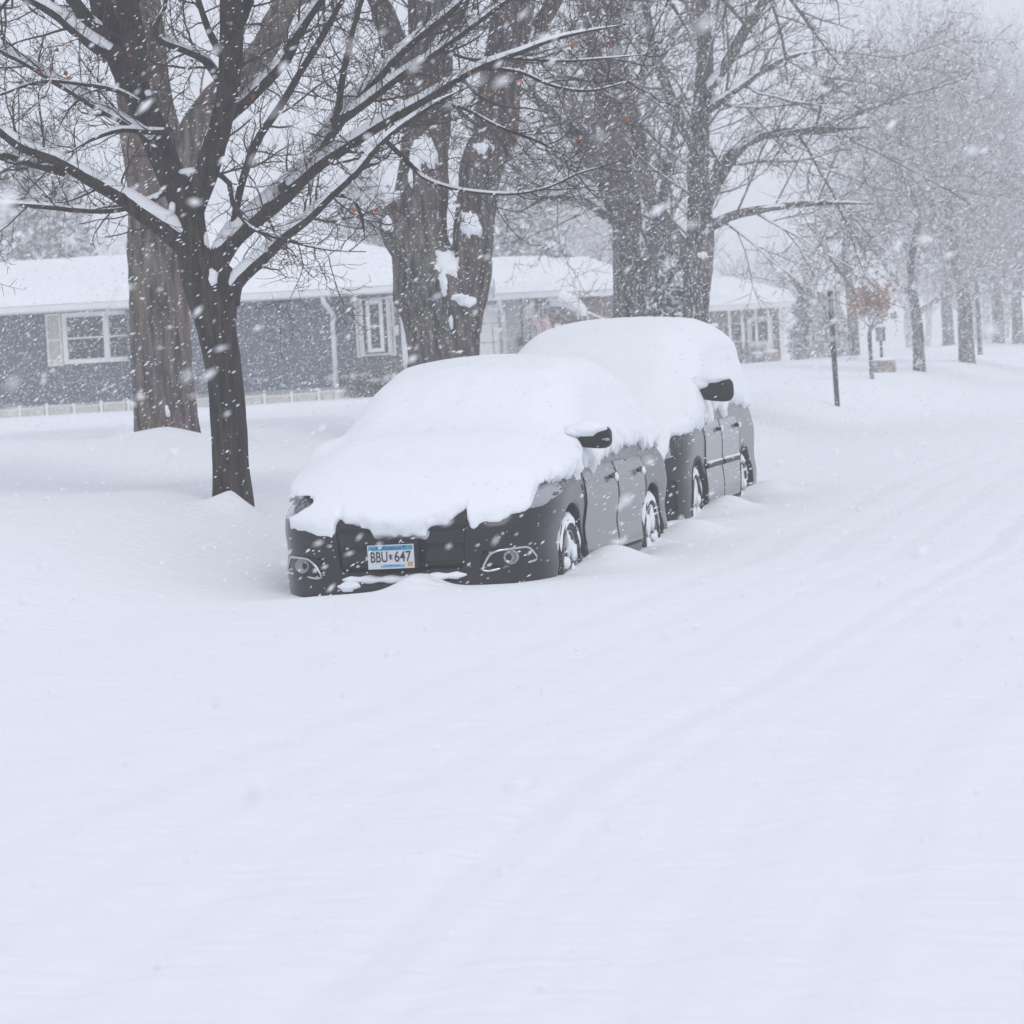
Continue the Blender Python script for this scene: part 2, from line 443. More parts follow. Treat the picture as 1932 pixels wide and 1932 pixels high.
ys = [-40.0]
while ys[-1] < 480:
    y = ys[-1]
    ys.append(y + (3 if y < 0 else 0.10 if y < 19 else 0.05 if y < 34 else 0.05 + (y - 34) * 0.02))
ys = np.array(ys); t = np.linspace(-1, 1, 760)
YY, TT = np.meshgrid(ys, t, indexing='ij')
XX = (24 + 1.0 * np.abs(YY)) * (0.22 * TT + 0.78 * TT ** 5)
ZZ = ground_h(XX, YY)
n_r, n_c = XX.shape
i, j = np.meshgrid(np.arange(n_r - 1), np.arange(n_c - 1), indexing='ij')
q = np.stack([i * n_c + j, i * n_c + j + 1, (i + 1) * n_c + j + 1, (i + 1) * n_c + j], -1).reshape(-1, 4)
g = mesh_obj('ground', np.stack([XX, YY, ZZ], -1), q, M['ground'])
tag(g, 'smooth deep snow over the street and the front yards', None, None, 'structure')


def gz(x, y): return float(ground_h(np.array([x]), np.array([y]))[0])


# ------------------------------------------------------------------ trees
class Tubes:
    def __init__(s): s.d = {}

    def add(s, pts, rad, n=3):
        s.d.setdefault((len(pts), n), []).append((pts, rad))

    def build(s, name, mat, parent):
        V = []; Q = []; o = 0
        for (m, n), L in s.d.items():
            Pp = np.array([a for a, _ in L]); Rr = np.array([b for _, b in L])
            v, q = tube_arrays(Pp, Rr, n); V.append(v); Q.append(q + o); o += len(v)
        if not V: return None
        ob = mesh_obj(name, np.concatenate(V), np.concatenate(Q), mat, parent)
        tree_to_local(ob, parent)
        return ob


def tree_to_local(ob, parent):
    if parent is not None:
        me = ob.data; n = len(me.vertices); a = np.empty(n * 3, np.float32); me.vertices.foreach_get('co', a)
        a = a.reshape(-1, 3) - np.array(parent.location, dtype=np.float32); me.vertices.foreach_set('co', a.ravel()); me.update()


def spline(ctrl, step):
    """Catmull-Rom through control rows (x,y,z,r)"""
    c = np.asarray(ctrl, float); c = np.vstack([2 * c[0] - c[1], c, 2 * c[-1] - c[-2]]); out = []
    for k in range(1, len(c) - 2):
        L = np.linalg.norm(c[k + 1, :3] - c[k, :3]); n = max(2, int(L / step))
        t = np.linspace(0, 1, n, endpoint=False)[:, None]
        out.append(0.5 * ((2 * c[k]) + (-c[k - 1] + c[k + 1]) * t + (2 * c[k - 1] - 5 * c[k] + 4 * c[k + 1] - c[k + 2]) * t ** 2 + (-c[k - 1] + 3 * c[k] - 3 * c[k + 1] + c[k + 2]) * t ** 3))
    out.append(c[-2:-1]); return np.vstack(out)


def unit(v): return v / (np.linalg.norm(v) + 1e-12)


def rough_tube(mb, S, n, amp, fs, seed):
    """limb or trunk with furrowed outline"""
    V, Q = tube_arrays(S[None, :, :3], S[None, :, 3], n)
    C = np.repeat(S[:, :3], n, 0); d = V - C; r = np.linalg.norm(d, axis=1, keepdims=True) + 1e-9
    k = vn(V[:, 0], V[:, 1], V[:, 2] * 0.25, fs, seed) * 0.6 + vn(V[:, 0], V[:, 1], V[:, 2] * 0.5, fs * 2.3, seed + 3) * 0.4
    V = V + d / r * (k[:, None] * amp * np.minimum(1, r / 0.08))
    mb.add(V, Q)


def snow_strip(mb, S, amount, seed, wind=(-0.35, -0.35)):
    """snow lying along the upper side of a limb; breaks up where the limb is steep"""
    T = np.gradient(S[:, :3], axis=0); T /= np.linalg.norm(T, axis=1, keepdims=True) + 1e-9
    flat = np.sqrt(1 - T[:, 2] ** 2)
    up = np.array([wind[0], wind[1], 1.0]); up = up / np.linalg.norm(up)
    U = up - T * (T @ up)[:, None]; U /= np.linalg.norm(U, axis=1, keepdims=True) + 1e-9
    Sd = np.cross(T, U)
    L = np.concatenate([[0], np.cumsum(np.linalg.norm(np.diff(S[:, :3], axis=0), axis=1))])
    nz = vn(L, seed, 0, 1.6, seed) * 0.55 + vn(L, seed, 0, 5, seed + 1) * 0.25
    k = np.clip(sstep(0.25, 0.8, flat) + nz * 0.9 - 0.55 + amount * 0.8, 0, 1.0) * np.clip(flat * 1.3, 0, 1)
    e = np.minimum(1, np.minimum(np.arange(len(S)), np.arange(len(S))[::-1]) / 2.0); k = k * e
    r = S[:, 3]; w = r * 0.93 * np.sqrt(np.clip(k * 2.2, 0, 1)); h = (0.5 * r + 0.004) * k * (0.6 + 0.7 * amount)
    n = 9; a = np.linspace(0, math.pi, n)
    C = S[:, :3] + U * (r * 0.42)[:, None]
    V = C[:, None] + Sd[:, None] * (np.cos(a)[None, :, None] * w[:, None, None]) + U[:, None] * ((np.sin(a)[None, :, None] ** 0.8) * (h + r * 0.42 * (k > 0.02))[:, None, None])
    V = V + 0.06 * r[:, None, None] * vn(V[..., 0], V[..., 1], V[..., 2], 18, seed)[..., None]
    m = len(S); i, j = np.meshgrid(np.arange(m - 1), np.arange(n - 1), indexing='ij')
    Q = np.stack([i * n + j, (i + 1) * n + j, (i + 1) * n + j + 1, i * n + j + 1], -1).reshape(-1, 4)
    keep = (k[:-1] > 0.02) | (k[1:] > 0.02); Q = Q[np.repeat(keep, n - 1)]
    if len(Q): mb.add(V.reshape(-1, 3), Q)


def sprout(tb, rng, p0, d0, L, r, lvl, maxlvl, prm, snowmb=None, tips=None):
    """one branch and all it carries"""
    m = prm['seg'][lvl]; pts = [p0]; d = unit(d0); st = L / (m - 1)
    bend = rng.normal(0, prm['wob'], 3)
    for k in range(m - 1):
        d = unit(d + rng.normal(0, prm['wob'], 3) + bend * 0.3 + np.array([0, 0, prm['up'][lvl]]))
        pts.append(pts[-1] + d * st)
    pts = np.array(pts); rad = np.linspace(r, r * (0.35 if lvl < maxlvl else 0.5), m)
    tb.add(pts, rad, prm['sides'][lvl])
    if snowmb is not None and r > prm.get('snowr', 0.02):
        snow_strip(snowmb, np.hstack([pts, rad[:, None]]), prm.get('snow', 0.5), float(rng.random() * 20))
    if tips is not None: tips.append(pts[-1])
    if lvl < maxlvl:
        nk = max(1, int(L * prm['dens'][lvl] + rng.random())); side = rng.random() * 6.28
        for c in range(nk):
            t = prm['start'] + (1 - prm['start']) * (c + rng.random() * 0.9) / nk; x = t * (m - 1); k = min(m - 2, int(x))
            p = pts[k] * (1 - (x - k)) + pts[k + 1] * (x - k); dd = unit(pts[k + 1] - pts[k])
            side += 2.4 + rng.normal(0, 0.5)
            a = unit(np.cross(dd, [0, 0.3, 1])); b = np.cross(dd, a)
            ang = R(rng.uniform(*prm['ang'][lvl]))
            nd = dd * math.cos(ang) + (a * math.cos(side) + b * math.sin(side)) * math.sin(ang)
            rr = rad[k] * rng.uniform(0.42, 0.66); LL = L * rng.uniform(*prm['len'][lvl]) * (1 - 0.45 * t)
            sprout(tb, rng, p, nd, LL, max(rr, prm['rmin']), lvl + 1, maxlvl, prm, snowmb, tips)


def traced_limb(path, Y0, kY, base=None):
    if 0 < path[-1][0] < 1932 and path[-1][1] > 0 and path[-1][2] < 20: path = list(path[:-1]) + [(path[-1][0], path[-1][1], 0.7)]
    """path of (u, v, half-width px); kY = how fast the limb runs away from the camera per metre along it"""
    out = []; L = 0; prev = None
    for (u, v, w) in path:
        Yc = Y0 + kY * L
        p = P(u, v, Yc)
        if prev is not None:
            L += np.linalg.norm((p - prev)[[0, 2]]); p = P(u, v, Y0 + kY * L)
        prev = p; out.append((*p, w * p[1] / F))
    return np.array(out)


def grow_on(tb, mbt, S, rng, prm):
    """carry a limb on upwards past the last traced point, forking into a crown"""
    d = unit(S[-1, :3] - S[-4, :3]); r = S[-1, 3]; L = min(4.5, 1.2 + 16 * r)
    if r < 0.015: return
    ext = [tuple(S[-2])]; p = S[-1, :3].copy()
    for k in range(5):
        d = unit(d + rng.normal(0, 0.10, 3) + np.array([0, 0, 0.10])); ext.append((*p, r * (1 - 0.16 * k))); p = p + d * L / 5
    E = spline(ext, 0.15); rough_tube(mbt, E, 14, 0.01, 14, 3)
    for k in range(7):
        i_ = int((0.25 + 0.7 * k / 6) * (len(E) - 1)); nd = unit(d + rng.normal(0, 0.55, 3))
        sprout(tb, rng, E[i_, :3], nd, L * rng.uniform(0.4, 0.8), E[i_, 3] * 0.6, 0, min(2, prm['max']), prm)


def twigs_on(tb, S, rng, prm, spacing, length, snowmb, tips, rfac=0.4, rmax=0.03, skip=0.0, flatY=0.6):
    L = np.concatenate([[0], np.cumsum(np.linalg.norm(np.diff(S[:, :3], axis=0), axis=1))]); tot = L[-1]
    x = tot * skip + spacing * rng.random(); side = rng.random() * 6.28
    while x < tot:
        k = min(len(S) - 2, int(np.searchsorted(L, x)) - 1); k = max(k, 0)
        p = S[k, :3]; dd = unit(S[k + 1, :3] - S[k, :3]); side += 2.4 + rng.normal(0, 0.6)
        a = unit(np.cross(dd, [0, 1, 0.01])); b = np.cross(dd, a) * flatY
        ang = R(rng.uniform(35, 75)); nd = dd * math.cos(ang) + (a * math.cos(side) + b * math.sin(side)) * math.sin(ang)
        rr = min(rmax, S[k, 3] * rfac)
        sprout(tb, rng, p, unit(nd), length * rng.uniform(0.45, 1.25), max(rr * rng.uniform(0.5, 1), prm['rmin'] * 2), 0, prm['max'], prm, snowmb, tips)
        x += spacing * rng.uniform(0.5, 1.5)


def finish_tree(root, mbt, tb, mbs, mats, leaves=None, leafmat=None):
    o = mbt.build('trunk', mats[0], root, True); tree_to_local(o, root)
    tb.build('crown', mats[1], root)
    if mbs is not None and mbs.n:
        o = mbs.build('snow_cover', M['snow'], root, True); tree_to_local(o, root)
    if leaves is not None and len(leaves):
        mb = MB()
        for (p, s) in leaves:
            a = RNG.normal(0, 1, 3); a = unit(a); b = unit(np.cross(a, RNG.normal(0, 1, 3))); c = np.cross(a, b) * 0.25
            mb.add([p, p + s * (0.5 * a + 0.5 * b) + c * s, p + s * 1.3 * a, p + s * (0.5 * a - 0.5 * b) + c * s, p + s * (0.75 * a + 0.1 * b) - c * s * 0.6], [], [(0, 1, 4), (1, 2, 4), (2, 3, 4), (3, 0, 4)])
        o = mb.build('dry_leaves', leafmat, root); tree_to_local(o, root); o['kind'] = 'stuff'


QS = 0.508


def trunk_patches(mb, S, Y, clumps, rough, rfs, seed):
    """snow lodged on the bark: a thin shell over the trunk, kept only inside ragged patches"""
    L = np.concatenate([[0], np.cumsum(np.linalg.norm(np.diff(S[:, :3], axis=0), axis=1))]); x = np.arange(0, L[-1], 0.022)
    Sx = np.stack([np.interp(x, L, S[:, i_]) for i_ in range(4)], -1); n = 150
    V, Q = tube_arrays(Sx[None, :, :3], Sx[None, :, 3], n); C = np.repeat(Sx[:, :3], n, 0); d = V - C; r = np.linalg.norm(d, axis=1, keepdims=True) + 1e-9
    mask = np.full(len(V), -1.0)
    nzv = 0.45 * vn(V[:, 0], V[:, 1], V[:, 2] * 0.45, 11, 3) + 0.4 * vn(V[:, 0], V[:, 1], V[:, 2] * 0.3, 38, 5)
    for (u, v, ru, rv, dy) in clumps:
        p = P(u, v, Y); e = np.hypot((V[:, 0] - p[0]) / (ru * Y / F), (V[:, 2] - p[2]) / (rv * Y / F)); e = np.where(d[:, 1] > 0.3 * r[:, 0], 9, e)
        mask = np.maximum(mask, 1 - e + nzv * np.clip(e * 1.5, 0, 1))
    k = vn(V[:, 0], V[:, 1], V[:, 2] * 0.25, rfs, seed) * 0.6 + vn(V[:, 0], V[:, 1], V[:, 2] * 0.5, rfs * 2.3, seed + 3) * 0.4
    off = k * rough * 0.4 + rough * 0.35 - 0.02 + 0.075 * np.sqrt(np.clip(mask + 0.03, 0, 1))
    V = V + d / r * off[:, None]; keep = (mask[Q] > -0.02).any(1)
    if keep.any(): mb.add(V, Q[keep])


def qp(L): return [(a * QS, b * QS, c * QS) for a, b, c in L]


# --- the dark maple beside the sedan
rng = np.random.default_rng(3)
root = empty('maple_tree', (T1B[0], T1B[1], gz(T1B[0], T1B[1]) - 0.1))
tag(root, 'dark-barked young tree left of the front car, low forking limbs lined with snow', 'tree')
LM = {
 'A': ([(868, 1960, 86), (866, 1860, 78), (862, 1760, 70), (850, 1600, 66), (835, 1400, 66), (800, 1200, 74), (757, 1060, 76), (720, 930, 62), (705, 820, 58), (700, 740, 58)], 0.0),
 'A2': ([(835, 1180, 45), (838, 1090, 42), (830, 1010, 40), (800, 960, 36)], -0.05),
 'B': ([(705, 800, 52), (640, 660, 54), (575, 500, 52), (510, 350, 50), (440, 190, 52), (390, 60, 42), (350, -80, 36)], 0.25),
 'B1': ([(440, 210, 34), (340, 150, 30), (220, 60, 24), (100, -10, 18), (0, -50, 14)], -0.1),
 'B2': ([(510, 330, 44), (500, 180, 46), (480, 60, 44), (470, -80, 40)], 0.3),
 'B3': ([(410, 150, 26), (300, 40, 24), (240, -60, 20)], 0.3),
 'C': ([(705, 800, 46), (765, 640, 44), (820, 460, 42), (848, 310, 42), (858, 130, 44), (850, -60, 40)], -0.2),
 'Cb': ([(862, 150, 26), (905, 60, 22), (935, -50, 18)], -0.4),
 'C1': ([(845, 330, 20), (805, 280, 18), (760, 222, 17), (700, 190, 15), (640, 165, 14), (590, 145, 13), (575, 95, 10), (610, 30, 8), (620, -40, 6)], -0.6),
 'C2': ([(830, 210, 15), (795, 150, 14), (765, 80, 12), (730, -20, 10)], 0.5),
 'C3': ([(845, 430, 28), (960, 320, 27), (1060, 215, 24), (1115, 110, 20), (1190, 0, 18), (1230, -60, 15)], -0.35),
 'D': ([(785, 1010, 46), (850, 900, 43), (960, 795, 42), (1080, 690, 40), (1180, 560, 34), (1270, 420, 30), (1400, 285, 24), (1530, 155, 20), (1680, 30, 16), (1790, -60, 14)], 0.1),
 'D1': ([(1050, 715, 32), (1200, 600, 29), (1350, 495, 26), (1480, 415, 23), (1620, 340, 20), (1780, 250, 16), (1932, 190, 12), (2100, 130, 9), (2330, 90, 6)], -0.25),
 'D2': ([(1240, 460, 24), (1380, 360, 21), (1520, 255, 19), (1640, 170, 16), (1800, 60, 14), (1930, -30, 10)], 0.3),
 'D3': ([(860, 850, 10), (885, 720, 14), (915, 620, 15), (970, 500, 15), (1040, 400, 14), (1110, 280, 13), (1180, 170, 12), (1280, -20, 9)], -0.3),
 'D4': ([(1255, 440, 14), (1268, 320, 12), (1300, 150, 10), (1350, -20, 8)], 0.4),
 'D5': ([(1640, 180, 12), (1760, 215, 10), (1900, 215, 9), (2080, 225, 7), (2250, 215, 5), (2420, 200, 4)], -0.4),
 'D6': ([(1780, 250, 10), (1930, 265, 8), (2060, 320, 7), (2200, 335, 6), (2400, 280, 4)], 0.3),
 'D7': ([(1600, 370, 10), (1720, 400, 8), (1850, 470, 7), (1990, 520, 6), (2120, 590, 4)], 0.2),
 'E': ([(858, 1130, 34), (875, 1060, 31), (930, 1000, 29), (1010, 925, 27), (1060, 872, 25), (1150, 805, 21), (1230, 725, 18), (1330, 635, 17), (1400, 545, 15), (1480, 470, 13), (1600, 395, 11), (1720, 330, 8)], -0.3),
 'E1': ([(1430, 520, 10), (1500, 590, 9), (1570, 655, 9), (1656, 690, 8), (1790, 715, 8), (1922, 718, 7), (2050, 690, 6), (2140, 645, 5), (2270, 610, 4)], -0.2),
 'E2': ([(800, 640, 10), (850, 680, 10), (860, 750, 9), (930, 840, 8), (1050, 885, 8), (1200, 925, 6), (1360, 935, 4)], -0.7),
 'E3': ([(1250, 725, 8), (1310, 740, 7), (1345, 810, 6), (1355, 890, 5)], -0.4),
 'F': ([(690, 900, 54), (620, 845, 46), (540, 795, 40), (450, 730, 34), (330, 660, 30), (200, 590, 25), (90, 545, 22), (0, 480, 20), (-110, 420, 17)], -0.3),
 'F1': ([(240, 640, 18), (120, 605, 15), (30, 572, 13), (-90, 560, 10)], -0.5),
 'F2': ([(630, 700, 12), (560, 745, 12), (450, 775, 13), (300, 778, 13), (150, 765, 12), (0, 762, 11), (-90, 775, 9)], -0.4),
 'G': ([(590, 540, 22), (500, 470, 19), (380, 402, 19), (230, 310, 19), (120, 242, 18), (0, 185, 17), (-100, 140, 14)], 0.2),
 'G1': ([(545, 395, 12), (430, 335, 11), (300, 312, 9), (150, 302, 8), (0, 350, 6), (-60, 360, 5)], -0.4),
 'G2': ([(640, 480, 10), (560, 487, 13), (450, 482, 11), (340, 520, 9), (250, 570, 7)], -0.5),
}
mbt, tb, mbs = MB(), Tubes(), MB()
prm1 = dict(seg=[9, 6, 4, 3], sides=[4, 3, 3, 3], wob=0.17, up=[0.05, 0.06, 0.1, 0.1], dens=[10, 16, 18], start=0.12, ang=[(35, 70), (35, 65), (35, 70)], len=[(0.35, 0.75), (0.3, 0.65), (0.35, 0.7)], rmin=0.0027, max=2, snowr=0.013, snow=0.35)
tips = []; k = 0; rng_top = np.random.default_rng(77)
for nm, (path, kY) in LM.items():
    S = spline(traced_limb(qp(path), T1Y, kY), 0.07)
    S[:, 3] = np.maximum(S[:, 3], 0.003)
    S[1:-1, :3] += np.stack([vn(S[1:-1, 0], S[1:-1, 2], k, 3.0, k), 0 * S[1:-1, 0], vn(S[1:-1, 0], S[1:-1, 2], k, 3.0, k + 5)], -1) * np.minimum(0.012, S[1:-1, 3:4] * 0.4)
    rough_tube(mbt, S, 32 if nm in 'ABCDF' else 12, 0.009, 26, k)
    if nm not in ('A', 'A2'):
        snow_strip(mbs, S, 0.5 if nm in ('D', 'E', 'F', 'D1', 'G') else 0.4 if nm in ('B', 'B1', 'C', 'C3', 'C1', 'D2', 'F1', 'F2', 'G2') else 0.0, k + 0.5)
    if path[-1][1] < 0 and nm not in ('A', 'A2'): grow_on(tb, mbt, S, rng_top, prm1)
    if nm not in ('A', 'A2'):
        big = S[:, 3].mean() > 0.05
        twigs_on(tb, S, rng, prm1, 0.095 if not big else 0.17, 0.68, mbs, tips, 0.35, 0.012, 0.12)
    k += 1
for (u, v, ru, rv, dy) in ((600, 795, 44, 17, -0.12), (790, 1035, 22, 38, -0.1), (765, 900, 12, 40, -0.03), (700, 635, 40, 13, -0.08), (870, 1040, 12, 30, -0.06), (640, 770, 12, 26, -0.1), (552, 345, 14, 12, -0.16), (495, 472, 14, 14, -0.14), (800, 285, 12, 9, -0.1)):
    p = P(u * QS, v * QS, T1Y + dy); mbs.blob(p, (ru * QS * T1Y / F, 0.05, rv * QS * T1Y / F), 2, 0.22, u)
lv = [(tips[i], 0.045) for i in rng.choice(len(tips), 70, replace=False)]
finish_tree(root, mbt, tb, mbs, (M['bark1'], M['twig1']), lv, M['leaf'])


def traced_tree(name, label, base, Y, limbs, mats, prm, spacing, length, seed, rough=0.02, rfs=14, snow=0.2, sides=28, clumps=(), rmax=0.03, skip=0.3, notwig=()):
    rng = np.random.default_rng(seed)
    root = empty(name, (base[0], base[1], gz(base[0], base[1]) - 0.1)); tag(root, label, 'tree')
    mbt, tb, mbs = MB(), Tubes(), MB(); tips = []; k = seed
    for nm, (path, kY) in limbs.items():
        S = spline(traced_limb(path, Y, kY), 0.09)
        rough_tube(mbt, S, sides if S[0, 3] > 0.12 else 12, rough, rfs, k)
        if clumps and S[0, 3] > 0.12: trunk_patches(mbs, S, Y, clumps, rough, rfs, k)
        if nm[0] != 'A':
            snow_strip(mbs, S, snow if S[0, 3] < 0.16 else snow - 0.2, k + 0.5)
        if path[-1][1] < 0: grow_on(tb, mbt, S, np.random.default_rng(k + 400), prm)
        if nm not in notwig:
            twigs_on(tb, S, rng, prm, spacing, length, mbs, tips, 0.4, rmax, skip if nm[0] == 'A' else 0.1)
        k += 1
    finish_tree(root, mbt, tb, mbs, mats); return root


# --- broad furrowed trunk behind it
prm2 = dict(seg=[8, 5, 4], sides=[5, 3, 3], wob=0.14, up=[0.06, 0.05, 0.05], dens=[4, 6], start=0.2, ang=[(30, 60), (35, 65)], len=[(0.4, 0.8), (0.3, 0.7)], rmin=0.005, max=2, snowr=0.04, snow=0.3)
traced_tree('elm_tree', 'broad furrowed grey-brown trunk behind the dark young tree, in front of the blue house', T2B, T2Y, {
 'A': ([(318, 880, 74), (315, 825, 64), (310, 760, 59), (305, 690, 57), (300, 600, 55), (293, 500, 52), (287, 420, 46), (280, 340, 42), (270, 250, 42), (262, 150, 44), (255, 60, 46), (250, -40, 46)], 0.0),
 'B': ([(300, 440, 30), (322, 370, 27), (345, 300, 26), (371, 229, 26), (430, 165, 26), (488, 105, 26), (520, 50, 24), (555, -40, 22)], 0.1),
 'C': ([(290, 330, 20), (318, 240, 14), (330, 260, 12), (300, 120, 16), (290, 0, 16)], -0.1),
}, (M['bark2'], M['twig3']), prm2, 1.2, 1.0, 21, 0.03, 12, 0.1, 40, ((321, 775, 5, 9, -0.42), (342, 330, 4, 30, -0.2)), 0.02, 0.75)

# --- double-stemmed old tree
T3B = P(838, 740, T3Y)
traced_tree('old_tree', 'thick double-stemmed old tree behind the front car, snow lodged in its bark', T3B, T3Y, {
 'A': ([(842, 760, 78), (838, 690, 68), (836, 640, 68), (832, 590, 76), (822, 540, 84), (796, 480, 58), (790, 420, 52), (796, 360, 50), (800, 300, 46), (806, 200, 43), (812, 100, 42), (812, -40, 42)], 0.05),
 'A2': ([(850, 600, 62), (882, 530, 42), (892, 460, 38), (898, 390, 38), (908, 320, 40), (930, 260, 42), (940, 190, 41), (950, 120, 40), (965, 40, 40), (978, -40, 38)], -0.08),
 'B': ([(790, 480, 44), (756, 440, 36), (735, 405, 20), (742, 380, 16)], -0.1),
 'B2': ([(800, 240, 20), (780, 160, 22), (745, 80, 22), (705, -20, 20)], 0.2),
 'C': ([(950, 150, 20), (1000, 80, 18), (1040, 10, 15), (1060, -40, 14)], 0.3),
 'C2': ([(812, 110, 16), (850, 60, 14), (880, -20, 12)], -0.3),
 'C3': ([(800, 590, 8), (780, 585, 7), (762, 590, 4)], -0.3),
}, (M['bark3'], M['twig3']), prm2, 0.5, 1.2, 31, 0.028, 13, 0.2, 36,
 ((884, 428, 17, 22, -0.26), (848, 500, 20, 26, -0.3), (882, 570, 15, 10, -0.38), (868, 562, 18, 5, -0.40), (800, 290, 26, 26, -0.22), (786, 310, 12, 24, -0.22), (915, 282, 17, 12, -0.26), (740, 372, 14, 10, -0.2), (733, 425, 8, 12, -0.15), (776, 340, 4, 18, -0.2), (838, 530, 5, 28, -0.46), (852, 610, 4, 14, -0.42), (905, 440, 5, 12, -0.2)), 0.02, 0.45, notwig=('C3', 'B'))

# --- multi-stemmed tree behind the van
T4B = P(1305, 640, T4Y)
prm3 = dict(seg=[8, 6, 4, 3], sides=[4, 3, 3, 3], wob=0.12, up=[0.05, 0.04, 0.03, 0.02], dens=[3.2, 6.5, 7], start=0.12, ang=[(25, 55), (30, 60), (30, 60)], len=[(0.4, 0.8), (0.35, 0.75), (0.35, 0.7)], rmin=0.0045, max=3, snowr=0.016, snow=0.1)
traced_tree('spreading_tree', 'tall grey tree with long spreading snow-lined limbs behind the minivan roof', T4B, T4Y, {
 'A': ([(1312, 680, 30), (1312, 600, 23), (1316, 520, 27), (1321, 450, 26), (1319, 380, 22), (1318, 300, 20), (1322, 220, 18), (1330, 120, 16), (1326, 20, 14), (1322, -60, 12)], 0.05),
 'B': ([(1305, 500, 20), (1275, 455, 17), (1245, 410, 16), (1222, 360, 15), (1208, 290, 13), (1195, 220, 12), (1175, 130, 10), (1150, 40, 8), (1140, -40, 7)], 0.2),
 'C': ([(1335, 430, 12), (1375, 410, 9), (1420, 398, 8), (1490, 388, 6), (1570, 382, 5), (1650, 384, 3)], -0.3),
 'D': ([(1328, 400, 14), (1350, 345, 13), (1385, 290, 12), (1420, 262, 10), (1480, 250, 8), (1560, 246, 6), (1640, 240, 4)], 0.3),
 'E': ([(1322, 300, 12), (1290, 240, 11), (1260, 170, 10), (1230, 80, 8), (1215, -30, 7)], -0.2),
 'F': ([(1328, 180, 12), (1370, 120, 11), (1410, 50, 10), (1450, -10, 8)], 0.2),
 'G': ([(1330, 210, 10), (1400, 160, 8), (1480, 110, 6), (1570, 90, 5)], -0.3),
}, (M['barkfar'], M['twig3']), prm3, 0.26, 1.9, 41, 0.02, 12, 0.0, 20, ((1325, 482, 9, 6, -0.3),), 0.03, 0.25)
T5B = P(1190, 640, T4Y + 2)
traced_tree('leaning_tree', 'clump of leaning grey stems left of the spreading tree, behind the minivan', T5B, T4Y + 2, {
 'A': ([(1188, 680, 40), (1188, 590, 32), (1186, 530, 30), (1180, 450, 24), (1170, 380, 19), (1160, 300, 17), (1145, 220, 15), (1128, 130, 13), (1110, 40, 11), (1100, -40, 10)], 0.05),
 'B': ([(1172, 420, 18), (1140, 350, 14), (1105, 290, 12), (1060, 235, 10), (1010, 185, 8), (960, 150, 5)], -0.2),
 'C': ([(1186, 480, 18), (1196, 400, 14), (1180, 310, 12), (1165, 200, 11), (1160, 80, 10), (1155, -40, 8)], 0.2),
 'D': ([(1160, 420, 9), (1100, 380, 7), (1040, 370, 6), (980, 400, 4)], -0.3),
 'E': ([(1170, 380, 8), (1110, 330, 7), (1050, 310, 5), (990, 290, 4)], 0.3),
 'F': ([(1200, 560, 14), (1225, 500, 11), (1240, 420, 9), (1260, 320, 8), (1275, 200, 7)], 0.1),
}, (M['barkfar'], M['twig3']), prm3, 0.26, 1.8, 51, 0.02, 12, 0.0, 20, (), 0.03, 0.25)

# --- street trees further down the road
prmR = dict(seg=[9, 6, 5, 3], sides=[5, 3, 3, 3], wob=0.09, up=[0.06, 0.05, 0.04, 0.03], dens=[2.7, 3.9, 5.2], start=0.12, ang=[(25, 58), (28, 60), (30, 60)], len=[(0.45, 0.8), (0.4, 0.75), (0.35, 0.65)], rmin=0.0055, max=3, snowr=0.5, snow=0.1)
prmO = dict(prmR, dens=[9, 12, 8], rmin=0.004, wob=0.14)


def street_tree(name, label, u, v, Y, r, H, seed, split=0.22, nlimb=9, cat='tree', group=None, lean=0.0, prm=prmR, mats=None, leaf=None, wide=1.0):
    rng = np.random.default_rng(seed); b = P(u, v, Y); z = gz(b[0], b[1])
    root = empty(name, (b[0], b[1], z - 0.1)); tag(root, label, cat, group)
    mbt, tb, mbs = MB(), Tubes(), MB(); tips = []
    zs = H * split
    ctrl = [(b[0], b[1], z - 0.3, r * 1.35), (b[0], b[1], z + 0.1, r * 1.12), (b[0] + lean * 0.3, b[1], z + zs * 0.5, r), (b[0] + lean, b[1], z + zs, r * 0.95)]
    top = np.array(ctrl[-1])
    for k in range(1, 6):
        top = top + np.array([rng.normal(0, 0.024 * H), rng.normal(0, 0.024 * H), (H - zs) * 0.17, 0]); top[3] = r * (0.8 - 0.14 * k); ctrl.append(tuple(top))
    S = spline(ctrl, 0.15); rough_tube(mbt, S, 14, 0.02, 8, seed)
    for k in range(nlimb):
        t = (k + rng.random() * 0.5) / nlimb; hz = zs + (H - zs) * 0.72 * t; ii = int(np.argmin(abs(S[:, 2] - z - hz)))
        az = k * 2.4 + rng.normal(0, 0.3); el = R(rng.uniform(22, 48) + 25 * t)
        d = np.array([math.cos(az) * math.cos(el), math.sin(az) * math.cos(el), math.sin(el)])
        sprout(tb, rng, S[ii, :3], d, (H - zs) * rng.uniform(0.5, 0.68) * (1 - 0.4 * t) * wide, S[ii, 3] * 0.6, 0, prm['max'], prm, mbs, tips)
    sprout(tb, rng, S[-1, :3], np.array([0, 0, 1.0]), H * 0.18, S[-1, 3], 1, prm['max'], prm, None, tips)
    lv = None
    if leaf: lv = [(tips[i] + rng.normal(0, 0.03, 3), leaf[1]) for i in rng.choice(len(tips), min(leaf[2], len(tips) * 3), replace=True)]
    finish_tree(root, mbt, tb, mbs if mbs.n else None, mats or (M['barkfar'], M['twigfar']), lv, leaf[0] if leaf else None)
    return root


